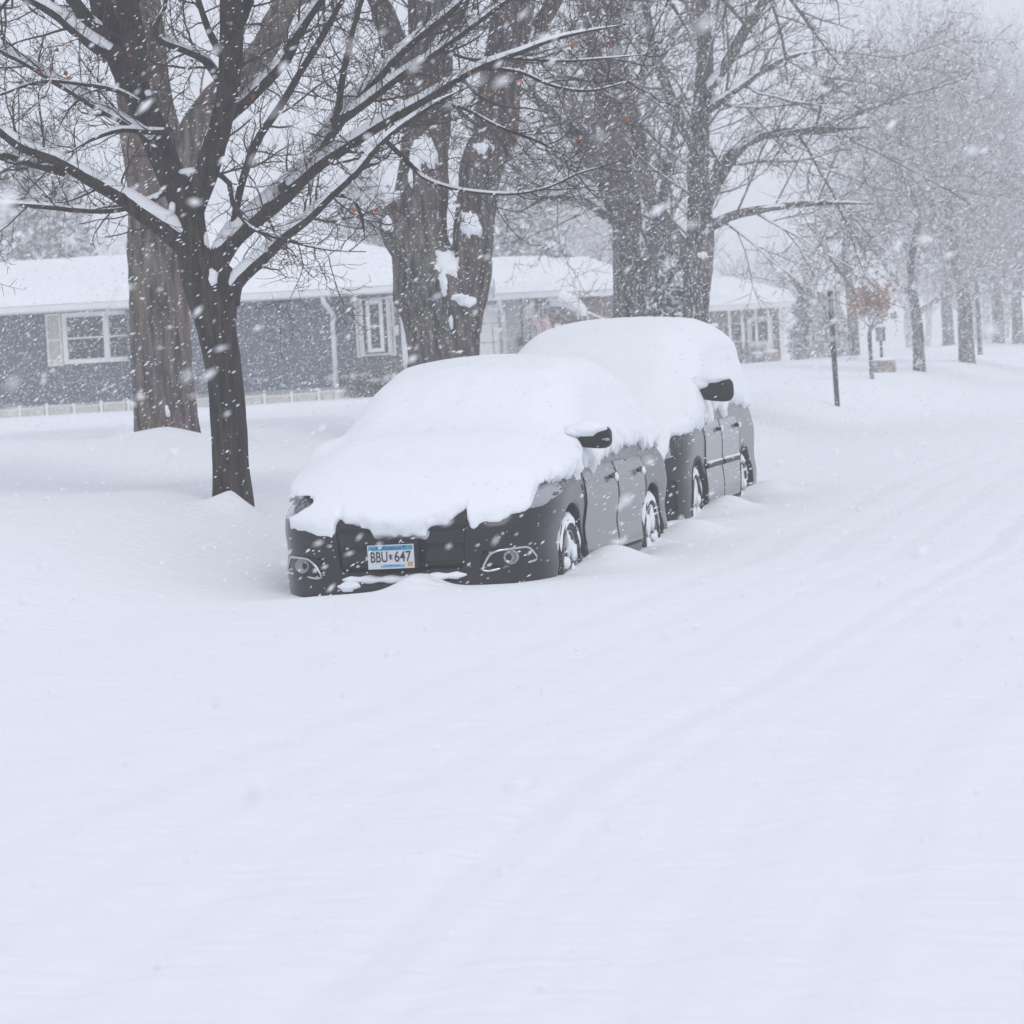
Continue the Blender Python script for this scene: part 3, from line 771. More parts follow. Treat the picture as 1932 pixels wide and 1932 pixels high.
GR = 'street trees receding along the road'
street_tree('street_tree', 'nearest of the receding street trees, forking low beside the small stone wall', 1735, 697, 74, 0.125, 7.9, 61, 0.14, 17, group=GR)
street_tree('street_tree', 'second receding street tree, thicker straight trunk with snow at its foot', 1825, 687, 84, 0.19, 8.9, 62, 0.17, 16, group=GR)
street_tree('street_tree', 'grey trunk standing between the two nearest receding street trees, further back', 1790, 657, 118, 0.2, 10.4, 63, 0.15, 14, group=GR)
street_tree('street_tree', 'thin hazy sapling trunk right of the thick straight street tree', 1850, 678, 96, 0.06, 6.0, 64, 0.3, 8, group=GR)
street_tree('street_tree', 'hazy street tree trunk near the right edge, left of the rightmost one', 1885, 656, 122, 0.2, 10.6, 65, 0.16, 14, group=GR)
street_tree('street_tree', 'rightmost hazy street tree trunk at the edge of the photo', 1922, 657, 120, 0.2, 10.0, 66, 0.16, 14, group=GR)
street_tree('shade_tree', 'hazy tree rising between the bare sign post and the young oak, further back', 1612, 671, 96, 0.15, 6.4, 67, 0.25, 9)
street_tree('young_oak', 'slender young oak still holding russet leaves, beside the stone wall', 1645, 710, 66, 0.04, 1.85, 68, 0.5, 12, leaf=(M['leafred'], 0.07, 520), wide=1.15, prm=prmO)

# ------------------------------------------------------------------ conifers and shrubs
def conifer(name, label, u, v, Y, H, W, seed, mat, n=2600, snowy=0.3, cat='evergreen tree', shape=1.0, s=0.14):
    rng = np.random.default_rng(seed); b = P(u, v, Y); z = gz(b[0], b[1])
    root = empty(name, (b[0], b[1], z)); tag(root, label, cat)
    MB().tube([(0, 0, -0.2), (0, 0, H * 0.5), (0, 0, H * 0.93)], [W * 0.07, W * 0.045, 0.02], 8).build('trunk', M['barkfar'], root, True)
    g_, sn = MB(), MB(); Vg = []; Vs = []
    nb = int(n / 16)
    for k in range(nb):
        t = rng.random() ** 0.8; hz = H * (0.04 + 0.94 * t); rmax = W * 0.5 * (1 - t) ** shape * (0.75 + 0.4 * rng.random()) + 0.05
        az = rng.random() * 6.283; d = np.array([math.cos(az), math.sin(az), 0])
        for m in range(16):
            q_ = rng.random() ** 0.6; c = d * rmax * q_ + np.array([0, 0, hz - 0.35 * rmax * q_ ** 2]) + rng.normal(0, 0.05 + 0.07 * q_, 3) * (W / 2.0)
            a = unit(d + rng.normal(0, 0.5, 3) - np.array([0, 0, 0.3])) * s * rng.uniform(0.5, 1.3); e = unit(np.cross(a, rng.normal(0, 1, 3))) * s * 0.35
            if rng.random() < snowy: Vs.append([c - a * 0.5, c + e, c + a, c - e + [0, 0, 0.02]])
            else: Vg.append([c - a * 0.5, c + e, c + a, c - e])
    for nm, L, mt in (('crown', Vg, mat), ('snow_cover', Vs, M['snow'])):
        if L:
            V = np.array(L).reshape(-1, 3); q = np.arange(len(V)).reshape(-1, 4); mesh_obj(nm, V, q, mt, root, False)
    return root


conifer('cedar_tree', 'snow-laden dark evergreen between the two grey trees behind the minivan', 1252, 640, 54, 2.9, 1.4, 71, M['needle'], 7000, 0.55, shape=0.75, s=0.09)
conifer('spruce_tree', 'small hazy spruce at the right end of the brick house', 1521, 678, 98, 2.1, 1.25, 72, M['needle'], 3500, 0.5, s=0.09)
conifer('arborvitae', 'rounded yellow-green evergreen behind the sign post', 1566, 668, 96, 1.9, 1.0, 73, M['olive'], 9000, 0.5, shape=0.35, s=0.08)
conifer('pine_tree', 'big hazy pine showing between the double-stemmed tree and the leaning stems', 975, 640, 125, 9.0, 6.0, 74, M['needle'], 9000, 0.5, shape=0.7, s=0.3)
conifer('pine_tree', 'hazy pine rising behind the left end of the blue house roof', 90, 640, 118, 9.6, 5.5, 75, M['needle'], 9000, 0.5, shape=0.6, s=0.3)
conifer('pine_tree', 'hazy pine showing just left of the double-stemmed tree', 700, 640, 130, 8.0, 4.5, 76, M['needle'], 7000, 0.5, shape=0.7, s=0.3)


def bush(name, label, u, v, Y, w, h, seed, n=160, cat='shrub'):
    rng = np.random.default_rng(seed); b = P(u, v, Y); z = gz(b[0], b[1])
    root = empty(name, (b[0], b[1], z)); tag(root, label, cat)
    tb = Tubes()
    pr = dict(seg=[5, 4, 3], sides=[3, 3, 3], wob=0.18, up=[0.05, 0.05, 0.05], dens=[9, 12], start=0.15, ang=[(25, 60), (30, 60)], len=[(0.35, 0.7), (0.35, 0.6)], rmin=0.005, max=2)
    for k in range(n):
        az = rng.random() * 6.28; o = np.array([rng.uniform(-w, w) * 0.42 + b[0], rng.uniform(-0.3, 0.3) + b[1], z - 0.05])
        sprout(tb, rng, o, np.array([math.cos(az) * 0.6, math.sin(az) * 0.6, 1.1]), h * rng.uniform(0.5, 1), 0.009, 0, 1, pr)
    tb.build('stems', M['shrub'], root)
    mb = MB()
    for k in range(6):
        x = rng.uniform(-w, w) * 0.4; mb.blob((x, rng.uniform(-0.2, 0.2), h * rng.uniform(0.25, 0.6)), (0.16, 0.12, 0.06), 2, 0.3, k + seed)
    mb.build('snow_cover', M['snow'], root, True)


bush('shrub', 'brown bare shrub under the bay window of the blue house', 715, 765, 70.6, 1.3, 0.85, 81)
bush('shrub', 'low brown shrub in front of the hazy brick house, left of the stone blocks', 1400, 684, 101, 2.0, 0.7, 82, 120)

# ------------------------------------------------------------------ houses
def P2(u, v, Y):
    p = P(u, v, Y); return p[0], p[2]


def rect(mb, x0, x1, z0, z1, y, d, bev=0):
    return mb.box((min(x0, x1), y - d, min(z0, z1)), (max(x0, x1), y, max(z0, z1)), bev)


def hip_roof(x0, x1, y0, y1, ze, zr, rx0, rx1, over=0.4, th=0.16):
    """roof body: eave slab plus hipped top; returns MB"""
    mb = MB(); a, b, c, d = x0 - over, x1 + over, y0 - over, y1 + over; ym = (y0 + y1) / 2
    V = [(a, c, ze), (b, c, ze), (b, d, ze), (a, d, ze), (a, c, ze + th), (b, c, ze + th), (b, d, ze + th), (a, d, ze + th), (rx0, ym, zr), (rx1, ym, zr)]
    mb.add(V, [(3, 2, 1, 0), (0, 1, 5, 4), (1, 2, 6, 5), (2, 3, 7, 6), (3, 0, 4, 7), (4, 5, 9, 8), (6, 7, 8, 9)], [(5, 6, 9), (7, 4, 8)])
    return mb


def roof_snow(x0, x1, y0, y1, ze, zr, rx0, rx1, over=0.42, th=0.16, d=0.3, seed=0):
    """snow blanket over a hipped roof as a fine height grid with a rounded rim"""
    a, b, c, e = x0 - over, x1 + over, y0 - over, y1 + over; ym = (y0 + y1) / 2
    nx, ny = int((b - a) / 0.12) + 2, int((e - c) / 0.14) + 2
    xs = np.linspace(a, b, nx); ys_ = np.linspace(c, e, ny); X, Y = np.meshgrid(xs, ys_, indexing='ij')
    zs = ze + th; rise = zr - zs
    fy = 1 - np.abs(Y - ym) / (ym - c)
    fxl = np.where(rx0 > a + 0.01, (X - a) / max(0.05, rx0 - a), 9); fxr = np.where(rx1 < b - 0.01, (b - X) / max(0.05, b - rx1), 9)
    f = smin(np.minimum(fxl, fxr), fy, 0.06); f = np.clip(f, 0, 1)
    edge = np.minimum(np.minimum(X - a, b - X), np.minimum(Y - c, e - Y))
    rim = np.sqrt(np.clip(edge / 0.22, 0, 1))
    Z = zs + rise * f + 0.004 + d * rim + 0.04 * vn(X, Y, 0, 0.8, seed) * rim + 0.02 * vn(X, Y, 0, 3, seed + 4) * rim
    n = ny; i, j = np.meshgrid(np.arange(nx - 1), np.arange(ny - 1), indexing='ij')
    Q = np.stack([i * n + j, (i + 1) * n + j, (i + 1) * n + j + 1, i * n + j + 1], -1).reshape(-1, 4)
    return np.stack([X, Y, Z], -1).reshape(-1, 3), Q


def window(parent, x0, x1, z0, z1, y, sashes=2, rails=True, frame_mat=None, fw=0.07):
    fm = frame_mat or M['white']
    w = MB(); w.box((x0, y - 0.07, z0), (x1, y, z0 + fw)); w.box((x0, y - 0.07, z1 - fw), (x1, y, z1))
    for k in range(sashes + 1):
        xc = x0 + (x1 - x0 - fw) * k / sashes; w.box((xc, y - 0.068, z0 + fw), (xc + fw, y, z1 - fw))
    o = w.build('window', fm, parent)
    pn = MB(); pn.box((x0 + fw * 0.5, y - 0.02, z0 + fw * 0.5), (x1 - fw * 0.5, y - 0.012, z1 - fw * 0.5)); pn.build('pane', M['glassdark'], o)
    if rails:
        rr = MB(); zm = (z0 + z1) / 2
        for k in range(sashes):
            a = x0 + (x1 - x0 - fw) * k / sashes + fw; b = x0 + (x1 - x0 - fw) * (k + 1) / sashes
            rr.box((a, y - 0.055, zm - 0.018), (b, y - 0.021, zm + 0.018))
            for (p_, q_) in ((a, a + 0.03), (b - 0.03, b)): rr.box((p_, y - 0.05, z0 + fw), (q_, y - 0.022, z1 - fw))
            rr.box((a + 0.03, y - 0.05, z0 + fw), (b - 0.03, y - 0.022, z0 + fw + 0.03)); rr.box((a + 0.03, y - 0.05, z1 - fw - 0.03), (b - 0.03, y - 0.022, z1 - fw))
        rr.build('sash', fm, o)
    return o


def shutter(parent, x0, x1, z0, z1, y):
    m = MB(); f = 0.045
    m.box((x0, y - 0.05, z0), (x0 + f, y, z1)); m.box((x1 - f, y - 0.05, z0), (x1, y, z1))
    zm = (z0 + z1) / 2
    for z in (z0, zm - f / 2, z1 - f): m.box((x0 + f, y - 0.048, z), (x1 - f, y, z + f))
    z = z0 + f
    while z < z1 - f - 0.02:
        m.add([(x0 + f, y - 0.012, z + 0.022), (x1 - f, y - 0.012, z + 0.022), (x1 - f, y - 0.04, z), (x0 + f, y - 0.04, z)], [(0, 1, 2, 3)]); z += 0.032
    m.box((x0 + f, y - 0.010, z0 + f), (x1 - f, y - 0.002, z1 - f))
    return m.build('shutter', M['cream'], parent)


# blue-grey house
HY = 72.0
EZ = P2(620, 560, HY)[1]; HB = 0.55
h1 = empty('blue_house', (P2(300, 700, HY)[0], HY, HB)); tag(h1, 'long low blue-grey sided house with white eaves and deep snow on its hip roof', 'house')


def attach(o, root):
    o.parent = root; o.matrix_parent_inverse = Matrix.Translation(-Vector(root.location)); return o


def bx(root, build):  # build world-coordinate part, then shift to the root
    tree_to_local(build, root); return build


def sub(o, root):
    for c in o.children: tree_to_local(c, root)
    tree_to_local(o, root); return o


xa = P2(-260, 700, HY)[0]; xb = P2(246, 700, HY)[0]; xc = P2(937, 640, HY)[0]
sub(MB().box((xa, HY, HB), (xb, HY + 8, EZ)).build('wall', M['blue'], h1), h1)
sub(MB().box((xb + 0.003, HY - 0.25, HB), (xc - 0.5, HY + 12, EZ - 0.02)).build('wall', M['blue'], h1), h1)
sub(MB().box((xa - 0.02, HY - 0.03, HB - 0.2), (xb, HY - 0.004, 1.02)).build('foundation', M['footing'], h1), h1)
sub(MB().box((xb + 0.02, HY - 0.29, HB - 0.2), (xc - 0.5, HY - 0.254, 1.05)).build('foundation', M['footing'], h1), h1)
ZR1 = P2(120, 487, HY + 4)[1] - 0.3
sub(hip_roof(xa, xb + 0.5, HY, HY + 8, EZ, ZR1, xa - 1.0, xb + 2, 0.45).build('roof', M['white'], h1), h1)
rf = [o for o in h1.children if o.name.startswith('roof')][0]
V, Q = roof_snow(xa, xb + 0.5, HY, HY + 8, EZ, ZR1, xa - 1.0, xb + 2, 0.47, seed=1); sub(mesh_obj('roof_snow', V, Q, M['roofsnow'], h1), h1)
ZR2 = P2(394, 421, HY + 6)[1] - 0.3
rx0, rx1 = P2(375, 421, HY + 6)[0], P2(445, 421, HY + 6)[0]
sub(hip_roof(xb + 0.2, xc - 0.45, HY - 0.25, HY + 12, EZ - 0.01, ZR2, rx0, rx1, 0.45).build('roof', M['white'], h1), h1)
V, Q = roof_snow(xb + 0.2, xc - 0.45, HY - 0.25, HY + 12, EZ - 0.01, ZR2, rx0, rx1, 0.47, seed=2); sub(mesh_obj('roof_snow', V, Q, M['roofsnow'], h1), h1)
gt = MB(); gt.box((xa - 0.5, HY - 0.56, EZ + 0.03), (xb - 0.2, HY - 0.46, EZ + 0.15)); sub(gt.build('gutter', M['white'], h1), h1)
gt = MB(); gt.box((xb - 0.15, HY - 0.81, EZ + 0.02), (xc, HY - 0.71, EZ + 0.14)); sub(gt.build('gutter', M['white'], h1), h1)
wy = HY - 0.002
w0, w1 = P2(119, 640, HY)[0], P2(284, 630, HY)[0]; wt, wb = P2(120, 591, HY)[1], P2(120, 688, HY)[1]
sub(window(h1, w0, w1, wb, wt, wy), h1)
sub(shutter(h1, P2(88, 640, HY)[0], w0 - 0.02, wb - 0.02, wt, wy), h1); sub(shutter(h1, w1 + 0.02, w1 + 0.33, wb - 0.02, wt, wy), h1)
wy2 = HY - 0.252
b0, b1 = P2(672, 620, HY)[0], P2(746, 620, HY)[0]; bt, bb = P2(700, 560, HY)[1], P2(700, 674, HY)[1]
sub(shutter(h1, b0, b0 + 0.12, bb, bt, wy2), h1); sub(shutter(h1, b1 - 0.12, b1, bb, bt, wy2), h1)
sub(window(h1, b0 + 0.125, b1 - 0.125, bb + 0.03, bt - 0.03, wy2, 1, False, None, 0.04), h1)
sub(window(h1, b0 + 0.24, b1 - 0.24, bb + 0.1, bt - 0.08, wy2 - 0.07, 1, True, None, 0.05), h1)
d0, d1 = P2(757, 620, HY)[0], P2(800, 620, HY)[0]
dr = MB().box((d0, HY - 0.30, HB + 0.1), (d1, HY - 0.254, EZ - 0.25)).build('door', M['white'], h1)
MB().box((d0 + 0.1, HY - 0.32, EZ - 1.1), (d1 - 0.1, HY - 0.302, EZ - 0.4)).build('door_window', M['glassdark'], dr)
sub(dr, h1)
pa, pb, pc, pd = P2(611, 556, HY), P2(614, 572, HY), P2(631, 596, HY), P2(640, 768, HY)
sp = MB(); sp.tube([(pa[0], HY - 0.72, pa[1]), (pb[0], HY - 0.7, pb[1]), (pb[0] + 0.06, HY - 0.6, pb[1] - 0.08), (pc[0], HY - 0.33, pc[1]), (pd[0] - 0.02, HY - 0.31, pc[1] - 0.15), (pd[0] - 0.02, HY - 0.31, pd[1] - 0.2)], 0.055, 8)
sub(sp.build('downspout', M['white'], h1, True), h1)
lt = MB(); lp = P2(748, 624, HY); lt.box((lp[0] - 0.05, HY - 0.42, lp[1] - 0.1), (lp[0] + 0.06, HY - 0.255, lp[1] + 0.1), 0.015); sub(lt.build('wall_lamp', M['cream'], h1), h1)

# low white picket edging, one thing per panel
for k in range(13):
    u0_, u1_ = -14 + k * 51.5, -14 + (k + 1) * 51.5 - 1
    if 255 < u0_ < 330: pass
    yy = HY - 2.2; x0_, x1_ = P2(u0_, 780, yy)[0], P2(u1_, 780, yy)[0]; zt = P2((u0_ + u1_) / 2, 787 - (u0_ + u1_) / 2 * 0.0452 - 8, yy)[1]
    zb_ = gz(x0_, yy); zt = zb_ + 0.2 + random.uniform(-0.03, 0.03)
    r_ = empty('picket_edging', (x0_, yy, zb_)); tag(r_, 'low white picket edging panel half buried in snow along the blue house', 'fence', 'low white picket edging panels along the blue house')
    W_ = x1_ - x0_
    pk = MB(); nP = 11
    for m in range(nP): x = 0.05 + (W_ - 0.1) * (m + 0.5) / nP; pk.box((x - 0.012, -0.01, -0.15), (x + 0.012, 0.01, zt - zb_ - 0.03))
    pk.build('pickets', M['cream'], r_)
    MB().box((0.03, -0.02, zt - zb_ - 0.035), (W_, 0.02, zt - zb_)).build('rail', M['cream'], r_)
    MB().box((-0.03, -0.03, -0.2), (0.03, 0.03, zt - zb_ + 0.05), 0.008).build('post', M['white'], r_)

# pale house with garage, behind the double tree
H2Y = 88.0
e2 = P2(967, 565, H2Y)[1]; h2 = empty('pale_house', (P2(1000, 640, H2Y)[0], H2Y, 0.7)); tag(h2, 'pale grey sided house with attached garage behind the double-stemmed tree', 'house')
x0, x1, x2 = P2(830, 640, H2Y)[0], P2(1046, 600, H2Y)[0], P2(1196, 600, H2Y)[0]
sub(MB().box((x0, H2Y, 0.5), (x1 - 0.5, H2Y + 8, e2)).build('wall', M['paleside'], h2), h2)
sub(MB().box((x1 - 0.497, H2Y + 1.5, 0.5), (x2, H2Y + 8, e2 - 0.1)).build('wall', M['brick'], h2), h2)
zr2 = P2(940, 485, H2Y + 4)[1] - 0.3
ra, rb = P2(880, 485, H2Y + 4)[0], P2(1075, 500, H2Y + 4)[0]
sub(hip_roof(x0, x1 - 0.3, H2Y, H2Y + 8, e2, zr2, ra, x1 + 0.1, 0.45).build('roof', M['white'], h2), h2)
V, Q = roof_snow(x0, x1 - 0.3, H2Y, H2Y + 8, e2, zr2, ra, x1 + 0.1, 0.47, seed=5); sub(mesh_obj('roof_snow', V, Q, M['roofsnow'], h2), h2)
sub(hip_roof(x1 + 0.15, x2, H2Y + 1.5, H2Y + 8, e2 - 0.02, zr2 - 0.1, x1 - 0.1, rb + 0.4, 0.4).build('roof', M['white'], h2), h2)
V, Q = roof_snow(x1 + 0.15, x2, H2Y + 1.5, H2Y + 8, e2 - 0.02, zr2 - 0.1, x1 - 0.1, rb + 0.4, 0.42, seed=6); sub(mesh_obj('roof_snow', V, Q, M['roofsnow'], h2), h2)
gd0, gd1 = P2(915, 640, H2Y)[0], P2(942, 640, H2Y)[0]
g_ = MB()
for k in range(4): g_.box((gd0 - 0.9, H2Y - 0.05, 0.9 + k * 0.5), (gd1 + 0.0, H2Y - 0.003, 0.9 + k * 0.5 + 0.48), 0.01)
sub(g_.build('garage_door', M['white'], h2), h2)
dp = P2(950, 600, H2Y)[0]
sub(MB().tube([(dp - 0.1, H2Y - 0.4, e2 + 0.02), (dp - 0.06, H2Y - 0.3, e2 - 0.2), (dp, H2Y - 0.09, e2 - 0.4), (dp, H2Y - 0.07, 0.7)], 0.055, 8).build('downspout', M['white'], h2, True), h2)
lp = P2(983, 645, H2Y)
lo = MB().box((lp[0] - 0.09, H2Y - 0.2, lp[1] - 0.12), (lp[0] + 0.09, H2Y - 0.004, lp[1] + 0.13), 0.02).build('letter_box', M['black'], h2); sub(lo, h2)
pp = P2(991, 600, H2Y)[0]
pl = MB()
for dx in (-0.1, 0.1): pl.box((pp + dx - 0.025, H2Y - 0.6, 0.6), (pp + dx + 0.025, H2Y - 0.55, e2))
for k in range(9): pl.box((pp - 0.074, H2Y - 0.595, 0.9 + k * 0.23), (pp + 0.074, H2Y - 0.555, 0.925 + k * 0.23))
sub(pl.build('porch_post', M['steel'], h2), h2)
# curved entrance canopy
ca, cb = P2(1037, 580, H2Y)[0], P2(1098, 590, H2Y)[0]; cz0, cz1 = P2(1098, 597, H2Y)[1], P2(1060, 561, H2Y)[1]
nA = 20; V = []; Q = []
for k in range(nA + 1):
    t = k / nA; x = ca + (cb - ca) * math.sin(t * math.pi / 2); z = cz0 + (cz1 - cz0) * math.cos(t * math.pi / 2)
    for y in (H2Y + 1.48, H2Y - 0.3): V += [(x, y, z), (x * 1, y, z - 0.12)]
for k in range(nA):
    a = k * 4; Q += [(a, a + 2, a + 6, a + 4), (a + 1, a + 5, a + 7, a + 3), (a + 2, a + 3, a + 7, a + 6), (a, a + 4, a + 5, a + 1)]
sub(mesh_obj('entrance_canopy', V, np.array(Q), M['white'], h2), h2)
V2 = np.array(V).reshape(-1, 2, 2, 3); V2 = V2[:, :, 0].copy(); V2[:, 1, 1] -= 0.02
mb = MB(); ctr = V2.mean(1)
sub(MB().tube(np.stack([V2[:, 1] + [0, 0.3, 0.0]], 0)[0], np.linspace(0.24, 0.16, nA + 1), 10).build('canopy_snow', M['roofsnow'], h2, True), h2)
pv = P2(1104, 503, H2Y + 3.5); sub(MB().tube([(pv[0], H2Y + 3.4, pv[1] - 0.6), (pv[0], H2Y + 3.4, pv[1] + 0.06)], 0.14, 10).build('chimney', M['brick'], h2, True), h2)
rr = P2(1108, 588, H2Y - 0.6), P2(1145, 604, H2Y - 0.6)
hr = empty('hand_rail', (rr[0][0], H2Y - 0.6, 0.8)); tag(hr, 'white sloping handrail by the steps of the pale house', 'handrail')
sub(MB().tube([(rr[0][0], H2Y - 0.6, rr[0][1]), (rr[1][0], H2Y - 0.6, rr[1][1])], 0.035, 6).build('rail', M['white'], hr), hr)
for k in (0, 1): sub(MB().tube([(rr[k][0], H2Y - 0.6, 0.7), (rr[k][0], H2Y - 0.6, rr[k][1])], 0.025, 6).build('post', M['white'], hr), hr)

# flag on its angled pole
FY = H2Y - 0.7
fb, ft = P2(1006, 600, FY), P2(1038, 561, FY)
fr = empty('national_flag', (fb[0], FY, fb[1])); tag(fr, 'striped red, white and blue flag hanging from an angled pole at the pale house', 'flag')
sub(MB().tube([(fb[0] - 0.15, FY + 0.05, fb[1] - 0.18), (ft[0], FY, ft[1])], 0.014, 6).build('pole', M['white'], fr, True), fr)
sub(MB().blob((ft[0], FY, ft[1] + 0.02), (0.03, 0.03, 0.03), 2, 0).build('finial', M['cream'], fr, True), fr)
A_ = np.array([P2(1031, 570, FY)[0], FY, P2(1031, 570, FY)[1]])
fly = np.array([P2(1002, 602, FY)[0], FY, P2(1002, 602, FY)[1]]); dh = np.array([P2(1041, 618, FY)[0], FY, P2(1041, 618, FY)[1]]) - A_   # along stripes (down)
ac = (fly - A_) * 0.95
M['fred'] = pmat('flag_red', (0.42, 0.015, 0.02), 0.8); M['fwhite'] = pmat('flag_white', (0.72, 0.72, 0.72), 0.8); M['fblue'] = pmat('flag_blue', (0.02, 0.03, 0.11), 0.8)
nu, nvv = 26, 30; V = []; Q = []; mi = []
for a in range(nu + 1):
    for b in range(nvv + 1):
        s_, t_ = a / nu, b / nvv
        p = A_ + ac * s_ * (1 - 0.12 * t_) + dh * t_ * 1.15; p = p + np.array([0.02 * math.sin(t_ * 9 + s_ * 4), 0.07 * math.sin(s_ * 12 + t_ * 2), 0]); V.append(p)
for a in range(nu):
    for b in range(nvv):
        Q.append((a * (nvv + 1) + b, (a + 1) * (nvv + 1) + b, (a + 1) * (nvv + 1) + b + 1, a * (nvv + 1) + b + 1))
        star = (a % 2 == 1 and b % 3 == 1)
        mi.append((1 if star else 2) if (a < nu * 7 / 13 and b < nvv * 0.4) else ((a // 2) % 2))
V = np.array(V); n0 = len(V); V = np.vstack([V, V + [0, 0.006, 0]])
Qb = [tuple(i + n0 for i in q_[::-1]) for q_ in Q]
o = mesh_obj('cloth', V, np.array(Q + Qb), [M['fred'], M['fwhite'], M['fblue']], fr, True, mi + mi); tree_to_local(o, fr)

# brick house further right
H3Y = 105.0
e3 = P2(1400, 584, H3Y)[1]; h3 = empty('brick_house', (P2(1410, 660, H3Y)[0], H3Y, 0.9)); tag(h3, 'hazy brown brick house with a posted porch under a snowy roof, right of the minivan', 'house')
x0, x1 = P2(1225, 640, H3Y)[0], P2(1478, 640, H3Y)[0]
sub(MB().box((x0, H3Y + 1.2, 0.5), (x1, H3Y + 9, e3)).build('wall', M['brick'], h3), h3)
zr3 = P2(1340, 526, H3Y + 5)[1] - 0.28
sub(hip_roof(x0, x1, H3Y, H3Y + 9, e3, zr3, P2(1260, 526, H3Y)[0], P2(1372, 530, H3Y + 5)[0], 0.4).build('roof', M['white'], h3), h3)
V, Q = roof_snow(x0, x1, H3Y, H3Y + 9, e3, zr3, P2(1260, 526, H3Y)[0], P2(1372, 530, H3Y + 5)[0], 0.42, seed=8); sub(mesh_obj('roof_snow', V, Q, M['roofsnow'], h3), h3)
for u in (1378, 1402, 1428, 1452, 1474): x = P2(u, 640, H3Y)[0]; sub(MB().box((x - 0.04, H3Y - 0.05, 0.6), (x + 0.04, H3Y + 0.03, e3)).build('porch_post', M['white'], h3), h3)
for u in (1390, 1462):
    x = P2(u, 640, H3Y)[0]; sub(window(h3, x - 0.35, x + 0.35, e3 - 1.0, e3 - 0.4, H3Y + 1.198, 1, False, M['cream'], 0.04), h3)
x = P2(1440, 640, H3Y)[0]
dr = MB().box((x - 0.4, H3Y + 1.13, 0.7), (x + 0.4, H3Y + 1.198, e3 - 0.25)).build('door', M['white'], h3); MB().box((x - 0.25, H3Y + 1.11, e3 - 1.0), (x + 0.25, H3Y + 1.128, e3 - 0.4)).build('door_window', M['glassdark'], dr); sub(dr, h3)
for (u, v) in ((1414, 553), (1487 - 14, 560)):
    p = P2(u, v, H3Y + 1.6); o = MB().blob((p[0], H3Y + 1.6, p[1]), (0.2, 0.2, 0.13), 2, 0.1, u).build('roof_vent', M['brick'], h3, True); sub(o, h3)

# bits in front of it
def lamp_post(label, u, v0, v1, Y):
    b = P(u, v1, Y); t_ = P(u - (v1 - v0) * 0.0577, v0, Y); z = gz(b[0], Y); r_ = empty('lamp_post', (b[0], Y, z)); tag(r_, label, 'lamp post'); H = t_[2] - z
    MB().tube([(0, 0, -0.3), (0, 0, H - 0.42)], [0.045, 0.035], 8).build('pole', M['black'], r_, True)
    m = MB(); m.box((-0.1, -0.1, H - 0.42), (0.1, 0.1, H - 0.39))
    for sx in (-0.09, 0.09):
        for sy in (-0.09, 0.09): m.box((sx - 0.012, sy - 0.012, H - 0.39), (sx + 0.012, sy + 0.012, H - 0.12))
    m.add([(-0.15, -0.15, H - 0.12), (0.15, -0.15, H - 0.12), (0.15, 0.15, H - 0.12), (-0.15, 0.15, H - 0.12), (0, 0, H - 0.02)], [(3, 2, 1, 0)], [(0, 1, 4), (1, 2, 4), (2, 3, 4), (3, 0, 4)])
    m.build('lantern', M['black'], r_)
    MB().box((-0.06, -0.06, H - 0.385), (0.06, 0.06, H - 0.13), 0.01).build('glass', M['lens'], r_)
    MB().blob((0, 0, H - 0.04), (0.15, 0.15, 0.08), 2, 0.1).build('snow_cap', M['snow'], r_, True)


lamp_post('lantern post with a snow cap just right of the minivan roof', 1351, 612, 690, 96)
lamp_post('dark lantern post beside the russet-leaved young oak', 1664, 612, 682, 84)
for (u, v, w, h, Y, lb) in ((1457, 681, 0.42, 0.26, 98, 'stone planter block in the snow at the foot of the porch, left one'), (1511, 678, 0.38, 0.26, 98, 'stone planter block in the snow near the spruce, right one')):
    b = P(u, v, Y); z = gz(b[0], Y); r_ = empty('stone_planter', (b[0], Y, z)); tag(r_, lb, 'planter')
    MB().box((-w / 2, -0.2, -0.2), (w / 2, 0.2, h), 0.02).build('block', M['stone'], r_)
    MB().blob((0, 0, h + 0.03), (w * 0.56, 0.22, 0.07), 3, 0.12).build('snow_cap', M['snow'], r_, True)
b = P(1649, 700, 72); b2 = P(1690, 696, 72); z = gz(b[0], 72)
r_ = empty('stone_wall', ((b[0] + b2[0]) / 2, 72, z)); tag(r_, 'short pale stone wall with a snow top between the young oak and the first street tree', 'stone wall')
w = (b2[0] - b[0]) / 2
mb = MB(); nb = 4
for row in range(3):
    for c in range(nb + (row % 2)):
        a = -w + (2 * w) * max(0, c - 0.5 * (row % 2)) / nb; e = -w + (2 * w) * min(nb, c + 1 - 0.5 * (row % 2)) / nb
        mb.box((a + 0.004, -0.14 + random.uniform(-.01, .01), -0.12 + row * 0.12), (e - 0.004, 0.14, -0.12 + row * 0.12 + 0.115), 0.012)
mb.build('stonework', M['stone'], r_); MB().blob((0, 0, 0.27), (w * 1.05, 0.17, 0.05), 3, 0.06).build('snow_cap', M['snow'], r_, True)

